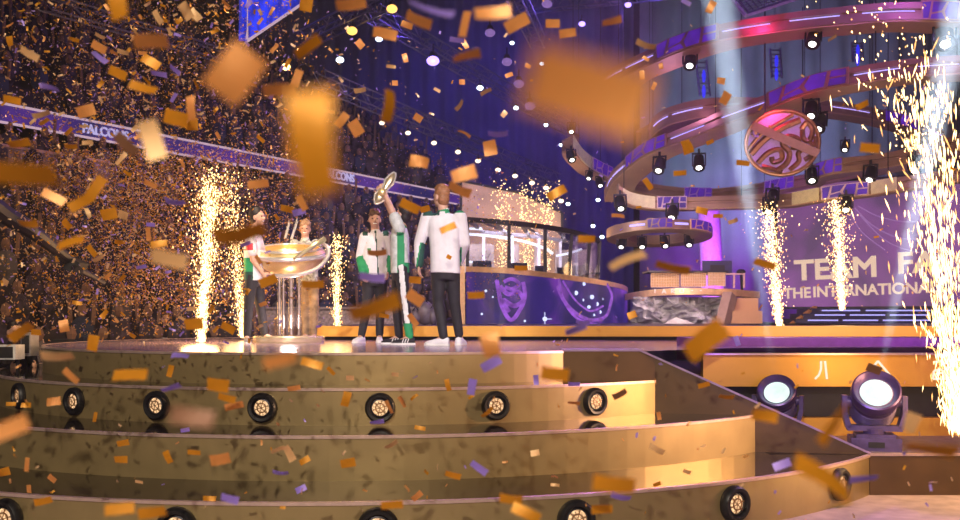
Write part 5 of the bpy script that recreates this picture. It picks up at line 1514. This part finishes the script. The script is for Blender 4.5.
PM = {'g': (P_gold, 'gold'), 'o': (P_orange, 'orange'), 'l': (P_violetlit, 'violet lit'), 'p': (P_pale, 'pale peach'), 'b': (P_brown, 'brown')}
def conf_mesh(L, Wd, bend, twist, m):
    b = MB(); n = 6; T = .0006; rows = []
    for i in range(n + 1):
        u = i / n - .5; x = u * L; z = bend * L * (.25 - u * u) * 1.0
        a = twist * u
        for t_ in (0, 1):
            pass
        rows.append((x, z, a))
    top, bot = [], []
    for x, z, a in rows:
        for s_ in (-.5, .5):
            p = Vector((x, s_ * Wd * math.cos(a), z + s_ * Wd * math.sin(a))); top.append(p); bot.append(p + Vector((0, 0, -T)))
    k = len(top)
    fs = [(2 * i, 2 * i + 2, 2 * i + 3, 2 * i + 1) for i in range(n)]
    b.add(top + bot, fs + [tuple(k + j for j in reversed(f)) for f in fs] + [(2 * i, k + 2 * i, k + 2 * i + 2, 2 * i + 2) for i in range(n)] + [(2 * i + 1, 2 * i + 3, k + 2 * i + 3, k + 2 * i + 1) for i in range(n)] + [(0, 1, k + 1, k), (2 * n, k + 2 * n, k + 2 * n + 1, 2 * n + 1)])
    me = bpy.data.meshes.new('confetti')
    me.from_pydata(b.v, [], b.f); me.materials.append(m); me.update()
    return me
nconf = 0
def confetti(px, py, L, Wd, a, c='g', D=None, bend=None, real=None):
    """piece about L x Wd picture units in view, long side turned a degrees clockwise"""
    global nconf
    rnd = random.Random(int(px * 131 + py * 17 + L))
    if D is None:
        real = real or rnd.uniform(.055, .075)
        D = real * F / L
    D = max(.2, min(D, 8.9))
    if py > 350: D = min(D, 6.0)
    l, w = L * D / F, Wd * D / F
    bd = rnd.choice((0, .1, .25, -.2, .4)) if bend is None else bend
    m, cn = PM[c]
    # paper ratio about 3:1; narrower in view means the piece is tipped away
    wr = l * rnd.uniform(.34, .46) if w < l * .34 else w * 1.03
    tip = math.acos(max(.12, min(1, w / wr)))
    tip *= rnd.choice((-1, 1, 1, 1, 1))
    o = bpy.data.objects.new('confetti_piece', conf_mesh(l, wr, bd, rnd.uniform(-.5, .5), m)); COL.objects.link(o)
    # local x along the picture direction, local y down the picture, local z towards us
    base = Matrix(((1, 0, 0), (0, 0, -1), (0, 1, 0))) 
    o.matrix_world = Matrix.Translation(W(px, py, D)) @ (Matrix.Rotation(math.radians(a), 3, 'Y') @ base @ Matrix.Rotation(tip, 3, 'X')).to_4x4()
    size = 'huge blurred' if L > 60 else 'large blurred' if L > 38 else 'large' if L > 24 else 'medium' if L > 14 else 'small' if L > 8 else 'tiny'
    shp = 'curled strip' if abs(bd) > .3 else 'thin strip' if Wd < L * .3 else 'rectangle' if Wd < L * .75 else 'square scrap'
    tilt = 'level' if abs(((a + 90) % 180) - 90) < 12 else 'upright' if abs(((a + 90) % 180) - 90) > 65 else 'slanting'
    lab = '%s %s %s %s confetti %s' % (size, tilt, cn, shp.split()[0] if False else '', land_phrase(px, py))
    lab = '%s %s %s confetti %s %s' % (size, tilt, cn, shp, land_phrase(px, py))
    tag(o, lab, 'confetti', 'loose confetti in the air')
    nconf += 1
CONF = [
 (235, 73, 54, 40, -52, 'o', .85), (315, 143, 106, 46, 84, 'g', .50), (588, 92, 126, 66, 16, 'o', .31), (20, 174, 72, 19, 3, 'g', 1.0), (150.6, 42, 35, 11, 0, 'o'), (118, 7, 24, 19, 80, 'g', 1.4), (186, 11, 18, 10, 60, 'p'), (195, 15, 14, 8, 45, 'p'), (158, 17, 15, 6, 60, 'p'),
 (99, 47, 16, 8, 30, 'o'), (29.5, 53.7, 21, 7, 30, 'p'), (100, 57, 18, 5, 38, 'l'), (150.6, 62, 20, 9, 30, 'g'), (117.7, 73, 19, 9, 24, 'g'), (143, 87, 28, 9, 15, 'g'), (159, 74, 16, 4, 10, 'l'), (175, 70, 13, 4, 40, 'l'), (50, 88, 18, 4, 15, 'l'), (12, 100, 18, 7, 12, 'g'),
 (86, 111, 18, 11, -15, 'o'), (41, 114, 18, 4, -15, 'p'), (176, 118, 24, 14, 15, 'g'), (191.5, 108, 24, 9, 85, 'o'), (192, 124, 12, 12, 0, 'g'), (152, 140, 40, 19, 72, 'p', 1.3), (126, 144, 28, 11, 42, 'b'), (121, 159, 15, 5, -50, 'p'), (71, 146, 13, 4, 2, 'g'), (19, 143, 22, 6, -8, 'g'), (10, 41, 10, 7, 80, 'g'), (123, 52, 12, 4, 15, 'p'), (70, 161, 6, 4, 80, 'p'),
 (280, 91, 34, 10, -3, 'o'), (308, 47, 30, 8, -38, 'g'), (306, 5, 13, 12, 10, 'g'), (297, 78, 17, 8, -70, 'o'), (351, 3.5, 30, 9, -8, 'o'), (432, 7.6, 46, 10, 17, 'l', 1.5), (465, 24, 26, 8, -78, 'o'), (493, 12, 36, 13, -5, 'o', 1.6), (517, 23, 25, 12, -28, 'o'), (552.7, 23.5, 14, 8, 0, 'o'), (567.6, 33, 17, 8, -8, 'o'), (612, 21, 20, 5, -14, 'o'),
 (419, 20, 27, 8, 22, 'o'), (385, 33.6, 24, 10, 12, 'o'), (467, 56.5, 28, 5, -14, 'o'), (457, 40, 15, 4, 8, 'l'), (465, 44, 10, 5, 60, 'o'), (360, 44, 9, 7, 50, 'o'), (387.5, 106, 32, 9, -82, 'g'), (342, 120, 16, 8, -52, 'o'), (356, 128, 16, 12, 60, 'o'), (490, 148, 15, 13, 80, 'o'), (419, 162, 19, 12, 10, 'o'), (464, 174, 25, 14, -15, 'o'), (498, 133, 20, 4, 0, 'l', None, .5), (459, 105, 12, 3, -55, 'p', None, .5), (486, 92, 12, 3, -28, 'p'), (418, 118, 9, 7, 35, 'o'), (504, 114, 7, 5, -50, 'p'), (360, 90, 12, 4, -10, 'p'), (509, 75, 8, 4, -20, 'o'), (462, 82, 6, 5, 0, 'o'), (528, 66, 6, 4, 30, 'o'), (464, 134, 14, 3, 28, 'o'), (407, 25, 12, 6, 20, 'o'), (405, 58, 9, 5, 75, 'o'), (437, 90, 7, 3, 30, 'p'), (395, 83, 6, 5, 0, 'o'),
 (711, 7, 13, 7, -62, 'o'), (721, 81, 8, 7, 10, 'o'), (725, 98, 13, 9, -62, 'o'), (686.8, 147, 14, 11, 70, 'g'), (743, 163, 13, 5, 5, 'g'), (870, 148, 20, 9, 5, 'g'), (862, 105, 14, 6, -25, 'g'), (680, 173, 13, 5, -5, 'g'), (661, 66, 6, 4, 80, 'o'), (654, 86, 8, 4, -65, 'o'), (710, 142, 8, 4, -25, 'g'), (646, 44, 20, 4, 18, 'p', None, .5), (642, 75, 9, 5, 85, 'o'),
 (53.7, 197, 25, 9, 27, 'o'), (96, 188, 26, 11, -55, 'g', None, .25), (80, 203, 24, 10, -28, 'g', None, -.3), (109, 214, 16, 11, -10, 'g'), (123, 215, 10, 8, 20, 'p'), (67, 224, 11, 7, 50, 'g'), (71, 243, 27, 9, -18, 'g'), (28, 223, 19, 6, 3, 'g'), (92, 251, 13, 6, 52, 'g'), (150.6, 184, 14, 5, 25, 'o'), (175, 201, 20, 4, 8, 'l'), (150.6, 224.7, 9, 4, 5, 'l'), (148, 234, 14, 5, 85, 'o'), (159, 244, 17, 7, -8, 'g'), (169, 259, 36, 15, 12, 'p', 1.4), (239, 232, 52, 14, -10, 'g', 1.15), (194, 324, 18, 11, -4, 'g'), (228, 328, 15, 8, 28, 'g'), (268, 281, 18, 9, -22, 'g'), (21, 332, 26, 8, -36, 'g'), (36, 332, 10, 6, 5, 'g'), (93, 343, 16, 12, -80, 'g'), (64, 326, 12, 9, 80, 'o'), (258, 184, 21, 8, -6, 'o'), (302, 203, 16, 7, 62, 'o'), (299, 212, 13, 6, -15, 'l'), (287, 209, 13, 6, 15, 'g'), (119, 242, 9, 4, 5, 'g'), (5, 282, 7, 6, 30, 'p'), (313, 284, 22, 7, 0, 'g'), (77, 303, 10, 4, 8, 'g'), (104, 314, 10, 5, -50, 'g'), (98, 258, 12, 3, -30, 'p', None, .5),
 (374.7, 307, 52, 15, -18, 'g', 1.25), (410, 206, 21, 9, 26, 'g'), (425, 209, 10, 6, -15, 'g'), (448, 228, 17, 7, -24, 'g'), (377, 252, 19, 5, -1, 'o'), (372, 277, 26, 8, 6, 'l'), (415, 298, 18, 11, 35, 'o'), (460, 189, 24, 8, 24, 'o', None, .45), (557, 193, 20, 9, -30, 'g'), (586.6, 239, 17, 7, 0, 'g'), (618, 216, 13, 4, 5, 'o'), (628, 261, 38, 8, -22, 'p', 1.6, .3), (521, 268, 13, 5, 0, 'g'), (476, 295, 17, 7, -3, 'g'), (576, 329, 22, 7, -22, 'l'), (583, 322, 14, 4, 8, 'l'), (491, 345, 24, 18, 78, 'o', 1.6), (415, 280, 12, 7, 5, 'g'), (449, 257, 5, 4, 30, 'g'), (413, 320, 14, 6, 55, 'o'), (384, 316, 10, 4, 10, 'g'),
 (673, 267, 35, 7, 12, 'g', None, .2), (765, 264, 22, 7, 18, 'g'), (706, 341, 46, 24, -38, 'g', 1.3), (733, 221, 10, 4, -20, 'p', None, .5), (718, 216, 10, 4, 0, 'g'), (648, 184, 13, 6, 55, 'g'), (737, 341, 10, 5, 70, 'l'), (702, 211, 12, 7, 15, 'g'), (632, 315, 9, 7, -20, 'g'),
 (130, 375, 34, 10, -2, 'g'), (71, 376, 19, 7, 42, 'o'), (57, 355.6, 32, 8, 0, 'p'), (170, 371, 12, 6, -75, 'g'), (218, 385, 22, 13, 8, 'g'), (227, 398, 18, 7, 15, 'g'), (234, 406, 19, 7, -12, 'o'), (171, 388, 19, 4, -18, 'l'), (53.7, 401.6, 14, 8, -8, 'o'), (192, 417, 44, 17, 8, 'b', .95), (26, 405, 10, 5, 0, 'g'), (11, 404, 10, 4, 0, 'g'), (11, 428, 36, 17, -22, 'o', 1.1), (280, 360, 34, 12, -15, 'o', 1.1), (312, 363.5, 22, 8, 16, 'g'), (294, 388, 13, 5, -8, 'o'), (121, 459.5, 13, 7, 0, 'g'), (123, 443, 12, 6, -10, 'g'), (220, 459, 20, 11, -10, 'o'), (168, 457, 13, 7, 65, 'g'), (194, 452.5, 13, 5, 5, 'g'), (27, 464.6, 14, 5, -85, 'o'), (4, 472, 12, 8, -15, 'g'), (43, 501, 18, 7, -12, 'g'), (119.5, 509, 30, 11, -6, 'g'), (152, 512.5, 28, 11, -8, 'g'), (209.5, 498.6, 13, 5, 2, 'g'), (230, 498.6, 18, 8, 15, 'l'), (289, 453.6, 17, 8, 62, 'p'), (304.7, 460.5, 11, 6, -30, 'g'), (301, 489, 11, 6, -25, 'l'), (280.5, 472, 16, 4, 5, 'l', None, .4), (52, 478.5, 9, 6, 40, 'o'), (180, 356, 17, 4, 5, 'l'), (278, 450, 15, 4, -20, 'p'), (29, 489, 8, 5, 85, 'o'), (95, 417, 10, 3, -80, 'g'), (185, 430, 9, 4, -10, 'l'), (139, 482, 8, 3, 10, 'p'),
 (491, 363.5, 21, 10, -30, 'l'), (555, 374, 28, 13, 6, 'g', 1.9), (472, 387, 16, 8, -80, 'l'), (536, 380, 10, 5, 85, 'l'), (574, 384, 12, 4, 0, 'l'), (346, 399, 15, 8, -75, 'g'), (619.6, 394, 15, 6, -28, 'b', None, .5), (348, 463, 15, 9, -10, 'g'), (453, 475, 16, 6, 15, 'g'), (479, 468, 19, 7, 36, 'l'), (535, 453, 9, 6, -10, 'p'), (391, 444, 14, 4, -30, 'p'), (392, 505, 22, 8, -4, 'g'), (511, 498.6, 23, 9, 6, 'g'), (526, 513, 30, 11, 26, 'g'), (614, 484, 42, 16, 5, 'g', 1.5), (621, 496, 20, 6, 12, 'l'), (602, 509.6, 21, 9, -2, 'g'), (417, 496, 12, 6, -40, 'o'), (555, 485, 9, 3, 5, 'p'), (448, 385, 12, 5, 75, 'g'), (402, 402, 12, 4, 60, 'o'), (331, 371, 10, 4, 45, 'g'), (350, 378, 8, 5, 0, 'p'), (395, 374.5, 7, 4, 5, 'p'), (420, 428, 11, 4, 10, 'g'), (487, 412, 14, 4, -40, 'g'), (574, 403, 12, 3, 5, 'o'), (377, 422, 14, 4, -8, 'l'), (389, 407, 14, 4, 62, 'o'),
 (822, 478.5, 64, 17, 33, 'g', 1.1), (834, 424, 48, 12, -56, 'g', 1.1), (765, 416, 26, 12, 8, 'g', 1.7), (912, 423, 20, 16, -70, 'p', 1.8), (931, 449, 52, 11, 8, 'g', 1.3), (863.5, 479, 28, 7, -6, 'l'), (726.6, 396.5, 15, 4, 5, 'g'), (704, 385, 12, 5, -15, 'g'), (657, 449, 16, 6, 28, 'p'), (659, 416, 8, 4, 80, 'o'), (687, 471.6, 8, 4, 20, 'p'), (782, 464.6, 18, 8, -20, 'l'), (874, 369, 15, 8, 20, 'b'), (657, 484, 8, 4, -20, 'g')]
for c_ in CONF: confetti(*c_)
rnd = random.Random(21)
def density(x, y):
    """how thick the small confetti hangs at a picture position"""
    if x < 330 and y < 345:
        f = 1.0 if x < 240 else 1.0 - (x - 240) / 110
        return max(.05, f) * (1.0 if y < 330 else .4)
    if x < 480 and y < 130: return .20 * (1 - (x - 330) / 170)
    if y < 350: return .03
    return .045
k = 0
while nconf < 300 and k < 4000:
    k += 1
    x, y = rnd.uniform(2, 950), rnd.uniform(2, 515)
    if rnd.random() > density(x, y) * (1.6 if y < 150 else .35) + .01: continue
    confetti(x, y, rnd.uniform(6.5, 11.5), rnd.uniform(2.4, 4.2), rnd.uniform(-70, 70), rnd.choice('gggoooplp'), None, None, rnd.uniform(.045, .06))

# the countless small flecks farther off: one cloud
b = MB()
def fleck(p, L, w, n_):
    u = n_.cross(Vector((rnd.gauss(0, 1), rnd.gauss(0, 1), rnd.gauss(0, 1)))).normalized(); v = n_.cross(u)
    u *= L / 2; v *= w / 2; q = n_ * L * rnd.uniform(-.2, .2)
    b.add([p - u - v, p - v + q, p + u - v, p + u + v, p + v + q, p - u + v], [(0, 1, 4, 5), (1, 2, 3, 4)])
cnt = 0
while cnt < 3600:
    x, y = rnd.uniform(-20, 980), rnd.uniform(-20, 350)
    if rnd.random() > density(x, y): continue
    D = rnd.uniform(6.5, 13.0) if rnd.random() < .75 else rnd.uniform(9, 18)
    if 235 < x < 475 and 170 < y < 350 and rnd.random() < .8: continue
    p = W(x, y, D)
    n_ = Vector((rnd.gauss(0, .8), -1 + rnd.gauss(0, .5), rnd.gauss(0, .8))).normalized()
    b.cur = rnd.choice((0, 0, 1, 2, 2, 2, 3))
    L = rnd.uniform(.025, .050) * (1 if D < 9 else .85); fleck(p, L, L * rnd.uniform(.26, .45), n_); cnt += 1
cnt = 0
while cnt < 90:
    x, y = rnd.uniform(0, 960), rnd.uniform(350, 520); D = rnd.uniform(3.5, 5.8); p = W(x, y, D)
    n_ = Vector((rnd.gauss(0, .8), -1 + rnd.gauss(0, .5), rnd.gauss(0, .8))).normalized()
    b.cur = rnd.choice((0, 1, 2, 3)); L = rnd.uniform(.015, .035); fleck(p, L, L * rnd.uniform(.26, .45), n_); cnt += 1
cnt = 0
while cnt < 29000:      # glitter hanging thick over the left stands
    x = rnd.triangular(-20, 330, 140); y = rnd.uniform(150, 335) if rnd.random() < .75 else rnd.uniform(-10, 200)
    if y > 306 and rnd.random() < .75: continue
    D = rnd.uniform(13.8, 19.5); p = W(x, y, D)
    n_ = Vector((rnd.gauss(0, 1), -1 + rnd.gauss(0, .6), rnd.gauss(0, 1))).normalized()
    b.cur = rnd.choice((0, 0, 1, 2, 2, 3)); L = rnd.uniform(.015, .032); fleck(p, L, L * .5, n_); cnt += 1
cnt = 0
while cnt < 3000:       # and over the crowd behind the players
    x, y = rnd.uniform(240, 520), rnd.uniform(110, 300); D = rnd.uniform(16.5, 20); p = W(x, y, D)
    if y < 120 + (x - 330) * .3: continue
    n_ = Vector((rnd.gauss(0, 1), -1 + rnd.gauss(0, .6), rnd.gauss(0, 1))).normalized()
    b.cur = rnd.choice((0, 1, 2, 3, 3)); L = rnd.uniform(.015, .034); fleck(p, L, L * .5, n_); cnt += 1
cnt = 0
KEY = Vector((-4.0, -11.0, 10.5))
while cnt < 1500:       # pieces passing through the key light above the frame, their shadows fleck the risers
    q = Vector((rnd.uniform(-5.5, 3.5), rnd.uniform(6.8, 9.8), rnd.uniform(-1.4, .3))); p = KEY.lerp(q, rnd.uniform(.45, .74))
    if p.y > .2 and YH - (p.z - H0) / p.y * F > -14: continue
    if -1.2 < p.y < .2 and p.z < 1: continue
    n_ = Vector((rnd.gauss(0, 1), rnd.gauss(0, 1), rnd.gauss(0, 1))).normalized(); b.cur = 0
    L = rnd.uniform(.035, .06); fleck(p, L, L * .4, n_); cnt += 1
tag(b.build('confetti_cloud', [P_gold, P_orange, P_pale, P_violetlit]), 'cloud of countless tiny gold flecks over the left stands', 'confetti', kind='stuff')
